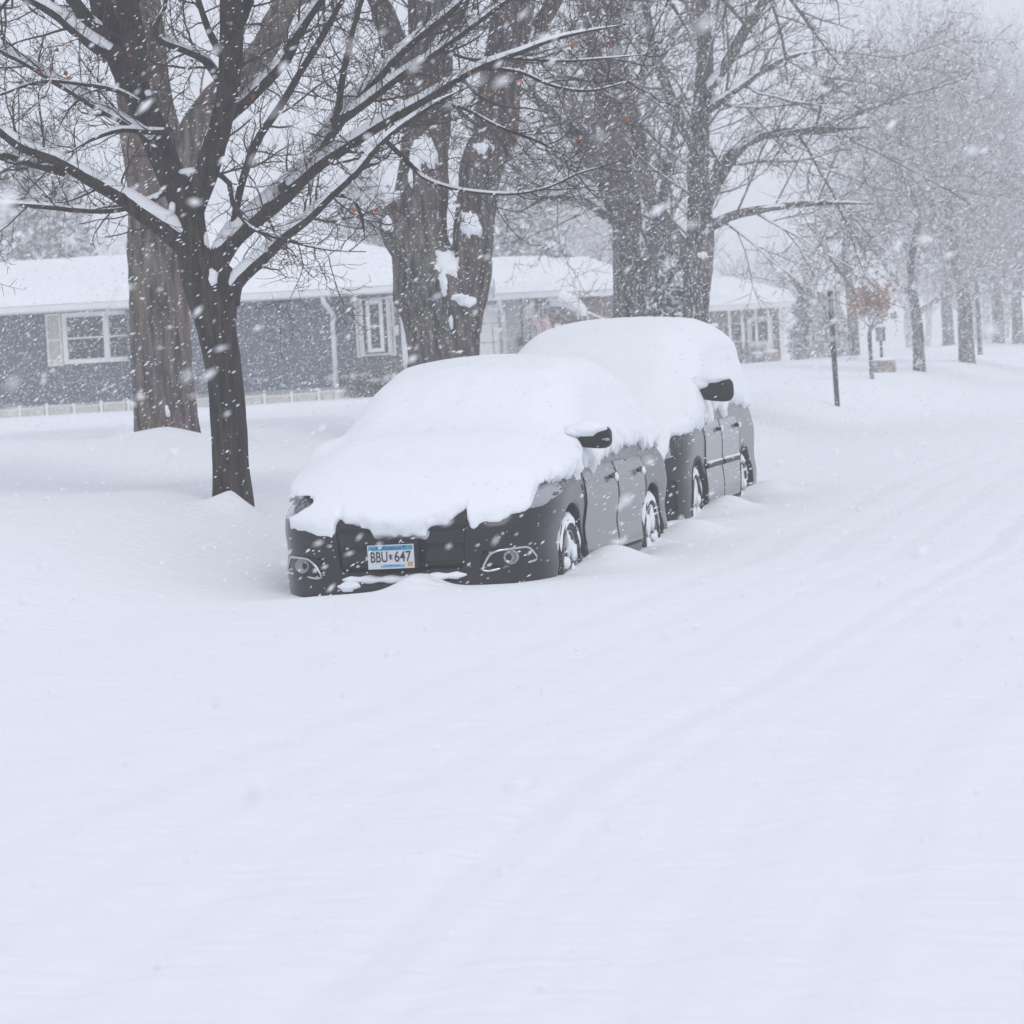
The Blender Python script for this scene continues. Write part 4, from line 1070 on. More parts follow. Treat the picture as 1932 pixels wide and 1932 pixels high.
# bare sign post, leaning a little
b = P(1580, 764, 55.0); t_ = P(1565.5, 549, 55.0)
z = gz(b[0], 55.0); r_ = empty('sign_post', (b[0], 55.0, z)); tag(r_, 'thin grey steel sign post seen edge-on, standing alone in the snow', 'sign post')
dx, H = t_[0] - b[0], t_[2] - z
m = MB()
m.add([(x + dx * k, y, -0.4 if k == 0 else H) for k in (0, 1) for (x, y) in ((-0.042, -0.02), (-0.014, -0.028), (0.014, -0.028), (0.042, -0.02), (0.032, 0.018), (-0.032, 0.018))],
      [(k, (k + 1) % 6, (k + 1) % 6 + 6, k + 6) for k in range(6)] + [(6, 7, 8, 9), (6, 9, 10, 11)])
m.build('post', M['steel'], r_)
MB().box((dx * 0.85 - 0.006, -0.3, H - 0.5), (dx * 0.85 + 0.002, 0.26, H - 0.02)).build('sign_plate', M['steel'], r_)

# thin marker rod by the pale house
b = P(934, 664, 80); t_ = P(928, 606, 80); z = gz(b[0], 80)
o = MB().tube([(0, 0, -0.2), (t_[0] - b[0], 0, t_[2] - z)], [0.012, 0.008], 6).build('marker_rod', M['black'], None, True); o.location = (b[0], 80, z)
tag(o, 'thin dark marker rod in front of the pale garage door', 'rod')

# ------------------------------------------------------------------ the far woods
rng = np.random.default_rng(91)
tb = Tubes()
prmW = dict(seg=[6, 4, 3], sides=[3, 3, 3], wob=0.12, up=[0.08, 0.06, 0.04], dens=[1.6, 2.4], start=0.15, ang=[(20, 50), (25, 55)], len=[(0.45, 0.8), (0.4, 0.75)], rmin=0.014, max=2)
for k in range(72):
    u = rng.uniform(-250, 2200); Y = rng.uniform(128, 200); b = P(u, 650, Y); z = gz(b[0], Y); H = rng.uniform(8, 12.5)
    if 250 < u < 700: H *= 0.66
    if u > 1300: H *= 0.72
    base = np.array([b[0], Y, z - 0.2]); pts = np.array([base + [rng.normal(0, 0.1), 0, H * 0.55 * t_] for t_ in (0, 0.35, 0.7, 1.0)])
    tb.add(pts, np.array([0.2, 0.17, 0.14, 0.1]), 5)
    for m_ in range(9):
        t_ = rng.uniform(0.35, 1); p = base + [0, 0, H * 0.55 * t_]; az = rng.random() * 6.28; el = R(rng.uniform(25, 75))
        sprout(tb, rng, p, np.array([math.cos(az) * math.cos(el), math.sin(az) * math.cos(el), math.sin(el)]), H * rng.uniform(0.28, 0.5), 0.07, 0, 2, prmW)
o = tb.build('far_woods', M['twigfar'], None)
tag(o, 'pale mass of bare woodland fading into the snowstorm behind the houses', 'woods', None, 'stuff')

# ------------------------------------------------------------------ the two parked cars
def interp_s(x, xs, ys_):
    """smoothed piecewise profile"""
    fx = np.linspace(xs[0], xs[-1], 600); fy = np.interp(fx, xs, ys_); k = np.ones(31) / 31
    fy = np.convolve(np.pad(fy, 15, mode='edge'), k, 'valid'); return np.interp(x, fx, fy)


def body_field(X, Y, Z, c):
    yn = np.interp(Z, *c['nose']); Yp = Y - yn
    t = np.clip(Yp / c['nl'], 0, 1); w = c['W'] * (1 - (1 - t) ** c['ne']) ** (1 / c['ne'])
    tb_ = np.clip((c['L'] - Y) / 0.5, 0, 1); w = w * (1 - (1 - tb_) ** 3) ** (1 / 3.0)
    zt = interp_s(Y, *c['top']); dz = interp_s(Y + 0.02, *c['top']) - interp_s(Y - 0.02, *c['top']); sl = dz / 0.04
    wz = interp_s(Z, *c['wz'])
    side = np.abs(X) - w * wz
    side = np.where(Yp < 0.3, side * np.clip(0.35 + Yp * 2, 0.3, 1), side)
    front = -Yp
    top = (Z - zt + 0.06 * (X / c['W']) ** 2 + c.get('crown', 0) * (np.abs(X) / c['W']) ** 4 * sstep(1.1, 2.0, Y)) / np.sqrt(1 + sl ** 2)
    f = smax(side, top, 0.09); f = smax(f, front, 0.05); f = smax(f, Y - c['L'], 0.08); f = smax(f, c['zb'] - Z, 0.04)
    return f.astype(np.float32)


def shell_proj(bvh, outline, axis, sgn, off, res=0.035, depth=0.012):
    """a panel cut to an outline, laid on the body and standing slightly proud of it, with a turned-in rim"""
    pts = []; m = len(outline)
    for k in range(m):
        a, b = np.array(outline[k]), np.array(outline[(k + 1) % m]); n = max(1, int(np.linalg.norm(b - a) / res))
        for q_ in range(n): pts.append(a + (b - a) * q_ / n)
    nb_ = len(pts); pa_ = np.array(pts); lo, hi = pa_.min(0), pa_.max(0)
    def inside(p):
        c_ = False
        for k in range(nb_):
            x1_, y1_ = pa_[k]; x2_, y2_ = pa_[(k + 1) % nb_]
            if (y1_ > p[1]) != (y2_ > p[1]) and p[0] < (x2_ - x1_) * (p[1] - y1_) / (y2_ - y1_) + x1_: c_ = not c_
        return c_
    for a in np.arange(lo[0] + res / 2, hi[0], res):
        for b in np.arange(lo[1] + res / 2, hi[1], res):
            if inside((a, b)) and np.min(np.hypot(pa_[:, 0] - a, pa_[:, 1] - b)) > res * 0.5: pts.append(np.array([a, b]))
    r = delaunay_2d_cdt([Vector(p) for p in pts], [], [list(range(nb_))], 1, 1e-6)
    P2d, tris = r[0], r[2]; V = []
    for p in P2d:
        if axis == 'x': o = Vector((sgn * 3, p[0], p[1])); d = Vector((-sgn, 0, 0))
        else: o = Vector((p[0], -3, p[1])); d = Vector((0, 1, 0))
        h = bvh.ray_cast(o, d)
        hit = h[0] if h[0] is not None else (bvh.find_nearest(o + d * (3 - 0.9 if axis == 'x' else 3))[0])
        V.append(np.array(hit) - np.array(d) * off)
    V = np.array(V); dd = np.array(d); cnt = {}
    T = []
    for f_ in tris:
        f_ = list(f_)
        for k in range(1, len(f_) - 1): T.append((f_[0], f_[k], f_[k + 1]))
    for t_ in T:
        for e in ((t_[0], t_[1]), (t_[1], t_[2]), (t_[2], t_[0])): cnt[tuple(sorted(e))] = cnt.get(tuple(sorted(e)), 0) + 1
    n0 = len(V); V = np.vstack([V, V + dd * depth]); Qs = [(a, b, b + n0, a + n0) for (a, b), c_ in cnt.items() if c_ == 1]
    return V, T, Qs


def proj_path(bvh, path, axis, sgn, off, step=0.02, closed=True):
    pts = []; m = len(path)
    for k in range(m if closed else m - 1):
        a, b = np.array(path[k]), np.array(path[(k + 1) % m]); n = max(1, int(np.linalg.norm(b - a) / step))
        for q_ in range(n): pts.append(a + (b - a) * q_ / n)
    out = []
    for p in pts:
        if axis == 'x': o = Vector((sgn * 3, p[0], p[1])); d = Vector((-sgn, 0, 0))
        else: o = Vector((p[0], -3, p[1])); d = Vector((0, 1, 0))
        h = bvh.ray_cast(o, d); hit = h[0] if h[0] is not None else bvh.find_nearest(o + d * 3)[0]
        out.append(np.array(hit) - np.array(d) * off)
    return np.array(out)


def rounded(path, r=0.03, n=4):
    out = []; m = len(path)
    for k in range(m):
        p0, p1, p2 = (np.array(path[(k + q_) % m]) for q_ in (-1, 0, 1))
        a = p1 + unit(p0 - p1) * min(r, np.linalg.norm(p0 - p1) * 0.45); b = p1 + unit(p2 - p1) * min(r, np.linalg.norm(p2 - p1) * 0.45)
        for i_ in range(n + 1):
            t = i_ / n; out.append((1 - t) ** 2 * a + 2 * t * (1 - t) * p1 + t * t * b)
    return out


def lathe_x(prof, n, x0=0):
    """profile rows (x, r) turned round the x axis"""
    V = []; Q = []; m = len(prof)
    for k in range(n):
        a = k * 2 * math.pi / n
        for (x, r) in prof: V.append((x + x0, r * math.cos(a), r * math.sin(a)))
    for k in range(n):
        for i_ in range(m - 1): Q.append((k * m + i_, k * m + i_ + 1, ((k + 1) % n) * m + i_ + 1, ((k + 1) % n) * m + i_))
    return V, Q


def make_wheel(car, x, y, z, rt, sgn, spokes, rot, steel=False):
    w_ = empty('wheel', (x, y, z)); w_.parent = car
    W_ = 0.11
    prof = [(-W_, rt * 0.66), (-W_, rt * 0.9), (-W_ * 0.85, rt * 0.985), (-W_ * 0.4, rt), (W_ * 0.4, rt), (W_ * 0.85, rt * 0.985), (W_, rt * 0.9), (W_ * 0.98, rt * 0.76), (W_ * 0.85, rt * 0.66), (W_ * 0.2, rt * 0.64)]
    V, Q = lathe_x([(a * sgn, b) for a, b in prof], 56); MB().add(V, Q).build('tyre', M['tyre'], w_, True)
    mb = MB(); rr = rt * 0.665
    V, Q = lathe_x([(a * sgn, b) for a, b in ((W_ * 0.88, rr), (W_ * 0.92, rr * 0.93), (W_ * 0.5, rr * 0.90), (-W_ * 0.5, rr * 0.88), (-W_ * 0.55, 0.02))], 56); mb.add(V, Q)
    V, Q = lathe_x([(a * sgn, b) for a, b in ((W_ * 0.2, rr * 0.24), (W_ * 0.74, rr * 0.22), (W_ * 0.8, rr * 0.1), (W_ * 0.8, 0.001))], 24); mb.add(V, Q)
    for k in range(spokes):
        for dd in ((-0.11, 0.11) if not steel else (0,)):
            a = rot + k * 2 * math.pi / spokes; c0, c1 = math.cos(a + dd * 0.7), math.cos(a + dd); s0, s1 = math.sin(a + dd * 0.7), math.sin(a + dd); wd = 0.018 if not steel else 0.05
            p0 = np.array([W_ * 0.70 * sgn, c0 * rr * 0.15, s0 * rr * 0.15]); p1 = np.array([W_ * 0.84 * sgn, c1 * rr * 0.93, s1 * rr * 0.93]); tn = np.array([0, -s1, c1])
            dx_ = np.array([0.03 * sgn, 0, 0])
            V = [p0 - tn * wd, p0 + tn * wd, p1 + tn * wd * 0.8, p1 - tn * wd * 0.8]; V = V + [v - dx_ for v in V]
            mb.add(V, [(0, 1, 2, 3), (7, 6, 5, 4), (0, 4, 5, 1), (1, 5, 6, 2), (2, 6, 7, 3), (3, 7, 4, 0)])
    mb.build('rim', M['rim'], w_, False)
    # snow driven into the wheel: a crescent on the tread and lumps on the spokes
    sm = MB(); n = 40; V = []; Q = []
    prof = [(W_ * 1.03, rt * 0.80), (W_ * 1.06, rt * 0.93), (W_ * 0.8, rt * 1.035), (-W_ * 0.2, rt * 1.05), (-W_ * 0.9, rt * 1.01)]
    for k in range(n + 1):
        t = k / n; a = R(15) + t * R(175); fade = math.sin(math.pi * min(1, max(0, t))) ** 0.5
        for (px, pr) in prof:
            q_ = fade * (0.6 + 0.5 * float(vn(k * 0.35, px * 9, rot, 1.0, 2)))
            r_2 = rt * 0.985 + (pr - rt * 0.985) * (q_ if pr > rt * 0.985 else 1); px2 = px if pr > rt * 0.95 else W_ * (0.94 + 0.12 * q_)
            V.append((px2 * sgn, -r_2 * math.cos(a) * 1.0, r_2 * math.sin(a)))
    m = len(prof)
    for k in range(n):
        for i_ in range(m - 1): Q.append((k * m + i_, k * m + i_ + 1, (k + 1) * m + i_ + 1, (k + 1) * m + i_))
    sm.add(V, Q)
    for k in range(spokes):
        a = rot + k * 2 * math.pi / spokes
        if math.sin(a) > -0.9: sm.blob((W_ * 0.86 * sgn, math.cos(a + 0.05) * rr * 0.62, math.sin(a + 0.05) * rr * 0.62), (0.02, 0.035 + 0.06 * abs(math.cos(a)), 0.03 + 0.07 * abs(math.sin(a))), 2, 0.3, k + rot)
    sm.blob((W_ * 0.8 * sgn, 0, -rr * 0.78), (0.035, 0.12, 0.05), 2, 0.2, 3)
    sm.build('snow_cover', M['snow'], w_, True)
    return w_


def build_car(name, label, O, a, c, h, ze_front, ze_side, Tup, Tside, keep=None):
    car = empty(name, (O[0], O[1], ZR), -a); tag(car, label, 'car')
    lo = (-c['W'] - 0.30, -0.40, 0.08); hi = (c['W'] + 0.30, c['L'] + 0.35, c['H'] + 0.45)
    X, Y, Z = grid3(lo, hi, h); B = body_field(X, Y, Z, c)
    Bw = B.copy()
    for wy_ in c['wy']:
        d = np.hypot(Y - wy_, Z - c['rt']) - (c['rt'] + 0.055); d = smax(d, (0.58 - np.abs(X)), 0.03); Bw = np.maximum(Bw, -d)
    if 'cut' in c:
        for cutf in c['cut']: Bw = np.maximum(Bw, -cutf(X, Y, Z))
    V, Q = surface_nets(Bw, lo, h); body = mesh_obj('body', V, Q, M['paint'], car)
    bvh = BVHTree.FromPolygons([tuple(v) for v in V.tolist()], Q.tolist())
    # blanket of snow
    Bb = blur(B, max(2, int(0.075 / h)), 2)
    gzv = np.gradient(Bb, h, axis=2); up = np.clip(gzv, 0, 1)
    T = Tside + (Tup - Tside) * sstep(0.15, 0.85, up)
    T = T * (1 + 0.09 * vn(X, Y, Z, 1.6, 4)) + 0.006 * vn(X, Y, Z, 9, 7)
    fx = np.interp(X, *ze_front); sx = np.where(X > 0, np.interp(Y, *ze_side), np.interp(Y, *ze_side) - 0.05)
    ang_ = sstep(0.22, 0.62, Y) ; wf = np.where(np.abs(X) > c['W'] * 0.86, 1, ang_)
    ze = fx * (1 - wf) + sx * wf
    nz = 0.022 * vn(X, Y, Z, 11, 3) + 0.014 * vn(X, Y, Z, 34, 6) + np.where(Y > 1.2, 0.05 * vn(X * 0, Y, Z * 0.25, 16, 8) + 0.03 * vn(X * 0, Y, Z * 0.2, 45, 9), 0.0)
    mm = sstep(-0.01, 0.13, Z - ze + nz)
    T = T * (0.42 + 0.58 * sstep(0.0, 1.1, Y)) * (1 - 0.45 * sstep(0.55, 1.0, np.abs(X) / c['W']) * sstep(0.2, 0.6, up))
    hid = B + 0.12 * (Y < 0.6) + 0.03 * (Y >= 0.6)
    mk = np.clip(mm * 6, 0, 1)
    Sf = hid * (1 - mk) + mk * (Bb - (T * (0.3 + 0.7 * mm)))
    if keep is not None: Sf = keep(Sf, X, Y, Z, B)
    Sf = np.maximum(Sf, (0.30 - Z))
    V, Q = surface_nets(Sf.astype(np.float32), lo, h); mesh_obj('snow_cover', V, Q, M['snow'], car)
    return car, bvh


def panel(bvh, name, outline, axis, sgn, off, mat, parent, res=0.04, rad=0.03, depth=0.012):
    V, T, Qs = shell_proj(bvh, rounded(outline, rad), axis, sgn, off, res, depth)
    return mesh_obj(name, V, [np.array(T), np.array(Qs)], mat, parent)


def side_mirror(car, x, y, z, sgn, sx, sz, snow):
    o = empty('side_mirror', (x, y, z)); o.parent = car
    bm = bmesh.new(); bmesh.ops.create_uvsphere(bm, u_segments=32, v_segments=20, radius=1)
    for v in bm.verts:
        q_ = [math.copysign(abs(t) ** 0.62, t) for t in v.co]; v.co = Vector((q_[0] * sx, q_[1] * 0.075 + 0.0, q_[2] * sz * (1 - 0.22 * q_[0] * -sgn)))
    mb = MB(); mb.bm(bm); mb.build('mirror_housing', M['black'], o, True)
    mb = MB(); mb.tube([(-sgn * sx * 0.75, 0.0, -sz * 0.3), (-sgn * (sx + 0.10), 0.01, -sz * 0.75)], [0.035, 0.05], 8); mb.build('mirror_arm', M['black'], o, True)
    if snow > 0:
        mb = MB()
        mb.blob((-sgn * sx * 0.25, -0.02, sz * (1.15 - 0.35 * snow)), (sx * 1.03, 0.095, sz * (0.40 + 0.42 * snow)), 3, 0.12, 3)
        mb.blob((-sgn * sx * 0.85, -0.02, sz * 0.75), (sx * 0.62, 0.1, sz * 0.7), 3, 0.12, 5)
        mb.build('snow_cover', M['snow'], o, True)
    return o


# -------- the sedan in front
def cut_grille(X, Y, Z):
    return smax(smax(np.abs(X) - (0.40 + 0.10 * (Z - 0.36)), Y - 0.075, 0.02), np.abs(Z - 0.58) - 0.205, 0.03)
def cut_fog(sg):
    def f(X, Y, Z):
        xx = X * sg; return smax(smax(np.abs(xx - 0.655) - 0.135, np.abs(Z - 0.425 - 0.03 * (xx - 0.65)) - 0.052, 0.02), Y - (0.105 + 0.9 * np.clip(xx - 0.5, 0, 1) ** 2), 0.01)
    return f
def cut_lip(X, Y, Z): return smax(smax(np.abs(X) - 0.40, Y - 0.05, 0.02), np.abs(Z - 0.335) - 0.03, 0.01)
c1 = dict(W=0.93, L=4.64, crown=0.10, H=1.48, zb=0.19, rt=0.33, wy=(0.95, 3.70), nl=0.85, ne=3.4,
          nose=([0.15, 0.26, 0.34, 0.5, 0.62, 0.74, 0.84, 0.95], [0.05, -0.01, 0.015, 0.0, 0.02, 0.09, 0.22, 0.40]),
          top=([0, 0.1, 0.3, 0.9, 1.3, 1.5, 2.1, 2.5, 3.2, 3.7, 4.2, 4.6, 4.73, 4.9], [0.70, 0.77, 0.85, 0.96, 1.0, 1.06, 1.38, 1.465, 1.46, 1.37, 1.13, 1.06, 0.98, 0.9]),
          wz=([0.1, 0.28, 0.36, 0.44, 0.52, 0.7, 0.86, 0.96, 1.2, 1.46, 1.6], [0.94, 0.965, 0.985, 0.972, 0.962, 0.998, 0.98, 0.93, 0.79, 0.62, 0.5]),
          cut=[cut_grille, cut_fog(1), cut_fog(-1), cut_lip])


def keep1(S, X, Y, Z, B):
    # scoured patch that bares the right-hand headlamp; the wheel arches stay clear
    d = np.sqrt(((X + 0.80) / 0.17) ** 2 + ((Z - 0.80 - 0.25 * (X + 0.80)) / 0.062) ** 2) + 0.12 * vn(X, Y, Z, 14, 2)
    m = sstep(1.0, 0.75, d) * (Y < 0.9); S = S * (1 - m) + (B + 0.10) * m
    e = (np.sqrt(((X + 0.80) / 0.17) ** 2 + ((Y - 1.42) / 0.30) ** 2 + ((Z - 1.07) / 0.13) ** 2) - 1) * 0.13
    S = smin(S, e, 0.10)
    for wy_ in (0.95, 3.70):
        S = np.where((np.hypot(Y - wy_, Z - 0.33) < 0.41) & (np.abs(X) > 0.5), np.maximum(S, 0.02), S)
    return S


zf1 = ([-1.2, -0.9, -0.8, -0.6, -0.50, -0.45, -0.415, -0.36, -0.2, -0.165, 0.165, 0.2, 0.33, 0.42, 0.45, 0.475, 0.51, 0.65, 0.85, 0.95, 1.2],
       [0.66, 0.64, 0.63, 0.60, 0.57, 0.53, 0.70, 0.65, 0.62, 0.565, 0.565, 0.62, 0.66, 0.71, 0.60, 0.55, 0.61, 0.64, 0.72, 0.80, 0.84])
zs1 = ([0, 0.4, 0.7, 0.95, 1.3, 1.5, 1.62, 1.95, 2.15, 2.25, 2.6, 3.2, 3.7, 4.7], [0.80, 0.83, 0.86, 0.865, 0.90, 0.96, 0.93, 0.89, 0.90, 1.0, 0.98, 0.98, 0.97, 1.0])
car1, bv1 = build_car('sedan_car', 'dark grey sedan under a smooth dome of snow, nearest car, its front to the camera', O1, A1, c1, 0.0165, zf1, zs1, 0.235, 0.05, keep1)
for (y0_, y1_) in ((1.38, 2.44), (2.45, 3.34)):
    dpn = panel(bv1, 'door', [(y0_, 0.335), (y1_, 0.335), (y1_ + (0.0 if y0_ < 2 else 0.1), 0.62), (y1_ + (0 if y0_ < 2 else 0.12), 0.93), (y0_ + 0.02, 0.93)], 'x', 1, 0.007, M['door'], car1, 0.05, 0.03, 0.02)
    hy = y1_ - (0.14 if y0_ < 2 else 0.08); hp_ = proj_path(bv1, [(hy - 0.09, 0.83), (hy + 0.08, 0.84)], 'x', 1, 0.035, 0.04, False)
    hp_ = np.vstack([hp_[:1] - [0.03, 0.01, 0], hp_, hp_[-1:] + [-0.03, 0.02, 0]])
    hd = MB().tube(hp_, 0.013, 8).build('door_handle', M['door'], dpn, True)
    MB().blob(hp_[1] + [0.01, 0.03, -0.005], (0.018, 0.035, 0.03), 2, 0.2, 5).build('snow_cover', M['snow'], dpn, True)
sl = MB().tube(proj_path(bv1, [(1.30, 0.318), (3.42, 0.318)], 'x', 1, 0.0, 0.08, False), 0.010, 6).build('sill_seam', M['seam'], car1, True)
ar = proj_path(bv1, [(1.325, 0.34), (1.36, 0.5), (1.34, 0.7), (1.30, 0.86)], 'x', 1, 0.001, 0.04, False); MB().tube(ar, 0.005, 6).build('wing_seam', M['seam'], car1, True)
for wy_, sg in ((0.95, 1), (3.70, 1), (0.95, -1), (3.70, -1)): make_wheel(car1, (0.93 - 0.135) * sg, wy_, 0.325, 0.325, sg, 5, 0.5 if wy_ < 2 else 1.1)
# wheel-arch lip
for wy_ in (0.95, 3.70):
    th = np.linspace(R(-8), R(188), 40); pth = [(wy_ + 0.392 * math.cos(t), 0.33 + 0.392 * math.sin(t)) for t in th]
    MB().tube(proj_path(bv1, pth, 'x', 1, -0.004, 0.1, False), 0.007, 6).build('wheel_arch', M['paint'], car1, True)
# grille, intake, fog lamps
gm = MB()
for k in range(3): gm.box((-0.405 - 0.006 * k, 0.045, 0.40 + k * 0.11), (0.405 + 0.006 * k, 0.07, 0.425 + k * 0.11), 0.006)
gm.build('grille', M['black'], car1)
for sg in (-1, 1):
    pth = [(0.80 * sg, 0.475), (0.80 * sg, 0.385), (0.56 * sg, 0.36), (0.53 * sg, 0.375), (0.56 * sg, 0.435), (0.60 * sg, 0.468)]
    if sg > 0: pth = [(0.79, 0.485), (0.835, 0.395), (0.55, 0.345), (0.515, 0.36), (0.57, 0.455), (0.62, 0.475)]
    else: pth = [(-0.80, 0.485), (-0.835, 0.385), (-0.575, 0.345), (-0.535, 0.355), (-0.59, 0.44), (-0.64, 0.475)]
    e_ = empty('fog_lamp', (0, 0, 0)); e_.parent = car1
    rp = rounded(pth, 0.03)
    # the ring follows the smooth front of the bumper, not the hole behind it
    ring = []
    for p in rp:
        lo_, hi_ = -0.2, 0.9
        for _ in range(24):
            m_ = (lo_ + hi_) / 2
            if body_field(np.array([p[0]]), np.array([m_]), np.array([p[1]]), c1)[0] > 0: lo_ = m_
            else: hi_ = m_
        ring.append((p[0], lo_ - 0.004, p[1]))
    MB().tube(ring, 0.0085, 8, True).build('surround', M['chrome'], e_, True)
    cx_ = 0.69 * sg; lo_, hi_ = -0.2, 0.9
    for _ in range(24):
        m_ = (lo_ + hi_) / 2
        if body_field(np.array([cx_]), np.array([m_]), np.array([0.425]), c1)[0] > 0: lo_ = m_
        else: hi_ = m_
    V = []; Q = []; n = 32
    prof = [(0.0, 0.020), (0.022, 0.016), (0.038, 0.004), (0.044, -0.004), (0.048, 0.004), (0.048, 0.05)]
    for k in range(n):
        for (r_3, y_) in prof: V.append((cx_ + r_3 * math.cos(k * 2 * math.pi / n) , lo_ - 0.004 + y_ * 1.0, 0.427 + r_3 * math.sin(k * 2 * math.pi / n)))
    for k in range(n):
        for i_ in range(len(prof) - 1): Q.append((k * 6 + i_, k * 6 + i_ + 1, ((k + 1) % n) * 6 + i_ + 1, ((k + 1) % n) * 6 + i_))
    MB().add(V, Q).build('lens', M['lens'], e_, True)
# headlamps
for sg in (-1, 1):
    e_ = panel(bv1, 'headlamp', [(sg * 0.905, 0.90), (sg * 0.91, 0.79), (sg * 0.86, 0.73), (sg * 0.60, 0.70), (sg * 0.56, 0.74), (sg * 0.68, 0.83)], 'y', 1, 0.006, M['lens'], car1, 0.02, 0.02, 0.05)
    ctr = proj_path(bv1, [(sg * 0.74, 0.79), (sg * 0.741, 0.79)], 'y', 1, 0.008, 0.1, False)[0]
    th = np.linspace(0, 2 * math.pi, 24, endpoint=False)
    rg = proj_path(bv1, [(sg * 0.735 + 0.052 * math.cos(t), 0.792 + 0.048 * math.sin(t)) for t in th], 'y', 1, 0.010, 0.2, True)
    MB().tube(rg, 0.006, 6, True).build('lamp_ring', M['chrome'], e_, True)
    rg2 = proj_path(bv1, [(sg * 0.735 + 0.04 * math.cos(t), 0.792 + 0.037 * math.sin(t)) for t in th], 'y', 1, 0.010, 0.2, True)
    cc = rg2.mean(0) - [0, 0.004, 0]; n = len(rg2); MB().add(np.vstack([rg2, cc]), [], [(k, (k + 1) % n, n) for k in range(n)]).build('reflector', M['lensdark'], e_, True)
side_mirror(car1, 0.955, 1.56, 1.12, 1, 0.13, 0.07, 1.0)
side_mirror(car1, -0.875, 1.50, 1.03, -1, 0.105, 0.05, 0.9)
MB().blob((1.065, 1.49, 1.105), (0.02, 0.02, 0.012), 2, 0).build('turn_signal', M['lens'], car1, True)
# snow on the lower lip and drips below the mirror
mb = MB(); xs_ = np.linspace(-0.40, 0.42, 28)
pl_ = np.array([(x, 0.02 + 0.10 * x * x, 0.325 + 0.02 * abs(x)) for x in xs_]); mb.tube(pl_, [0.006 + 0.020 * min(1, 6 * (1 - abs(i_ - 13.5) / 13.5)) * (0.9 + 0.3 * math.sin(i_ * 1.3)) for i_ in range(28)], 10)
mb.blob((-0.36, 0.03, 0.285), (0.07, 0.05, 0.035), 3, 0.25, 3)
mb.build('snow_ledge', M['snow'], car1, True)
# registration plate
M['pwhite'] = pmat('plate_white', (0.62, 0.65, 0.66), 0.5); M['pblue'] = pmat('plate_blue', (0.06, 0.30, 0.50), 0.5, var=0.15, nscale=20); M['pink'] = pmat('plate_ink', (0.03, 0.025, 0.045), 0.5)
M['pnavy'] = pmat('plate_navy', (0.03, 0.05, 0.22), 0.5); M['porange'] = pmat('sticker_orange', (0.62, 0.30, 0.10), 0.6); M['pgreen'] = pmat('sticker_green', (0.05, 0.30, 0.30), 0.6); M['plight'] = pmat('plate_pale_blue', (0.17, 0.42, 0.66), 0.5)
PX, PY, PZ = -0.05, -0.038, 0.472
MB().box((PX - 0.158, PY + 0.004, PZ - 0.078), (PX + 0.172, PY + 0.06, PZ + 0.088), 0.006).build('plate_holder', M['black'], car1)
lp_ = MB().box((PX - 0.1525, PY, PZ - 0.076), (PX + 0.1525, PY + 0.004, PZ + 0.076)).build('license_plate', M['pwhite'], car1)


def pplate(nm, x0_, x1_, z0_, z1_, mt, lay=1):
    y = PY - 0.0008 * lay; V = [(PX + x0_, y, PZ + z0_), (PX + x1_, y, PZ + z0_), (PX + x1_, y, PZ + z1_), (PX + x0_, y, PZ + z1_)]
    return MB().add(V, [(0, 1, 2, 3)]).build(nm, mt, lp_)


pplate('header_band', -0.146, 0.146, 0.040, 0.070, M['pblue']); pplate('footer_band', -0.07, 0.088, -0.068, -0.052, M['plight'])
pplate('year_sticker', 0.108, 0.146, -0.064, -0.036, M['porange'], 2); pplate('month_sticker', 0.118, 0.143, 0.046, 0.068, M['pgreen'], 2)


def lettering(txt, x0_, x1_, z0_, z1_, mt, bold=0.0, lay=3):
    cu = bpy.data.curves.new('lettering', 'FONT'); cu.body = txt; cu.size = 1; cu.offset = bold; to = bpy.data.objects.new('lettering', cu); COL.objects.link(to)
    bpy.context.view_layer.update(); me = bpy.data.meshes.new_from_object(to.evaluated_get(bpy.context.evaluated_depsgraph_get())); bpy.data.objects.remove(to)
    V = np.array([v.co[:] for v in me.vertices]); lo_, hi_ = V.min(0), V.max(0); V = (V - lo_) / np.maximum(hi_ - lo_, 1e-6)
    Fs = [list(p.vertices) for p in me.polygons]; T = [(f_[0], f_[k], f_[k + 1]) for f_ in Fs for k in range(1, len(f_) - 1)]
    Vn = np.stack([PX + x0_ + V[:, 0] * (x1_ - x0_), np.full(len(V), PY - 0.0008 * lay), PZ + z0_ + V[:, 1] * (z1_ - z0_)], -1)
    return MB().add(Vn, [], T).build('lettering', mt, lp_)


lettering('BBU', -0.132, -0.022, -0.034, 0.034, M['pink'], 0.012); lettering('647', 0.024, 0.134, -0.034, 0.034, M['pink'], 0.012)
lettering('Minnesota', -0.062, 0.072, 0.045, 0.067, M['pnavy'], 0.0); lettering('EXPLORE', -0.135, -0.085, 0.048, 0.057, M['pnavy'], 0.0)
lettering('10,000 lakes', -0.048, 0.060, -0.061, -0.049, M['pnavy'], 0.0)
st_ = [(-0.012, 0.016), (-0.004, 0.013), (0.014, 0.010), (0.004, 0.001), (0.003, -0.006), (0.012, -0.017), (-0.009, -0.017), (-0.009, 0.0)]
MB().add([(PX + 0.001 + a, PY - 0.003, PZ + b) for a, b in st_], [], [(0, k, k + 1) for k in range(1, 7)]).build('state_emblem', M['pnavy'], lp_)
for bx_ in (-0.09, 0.09): MB().tube([(PX + bx_, PY - 0.005, PZ + 0.062), (PX + bx_, PY, PZ + 0.062)], 0.006, 8).build('screw', M['black'], lp_, True)

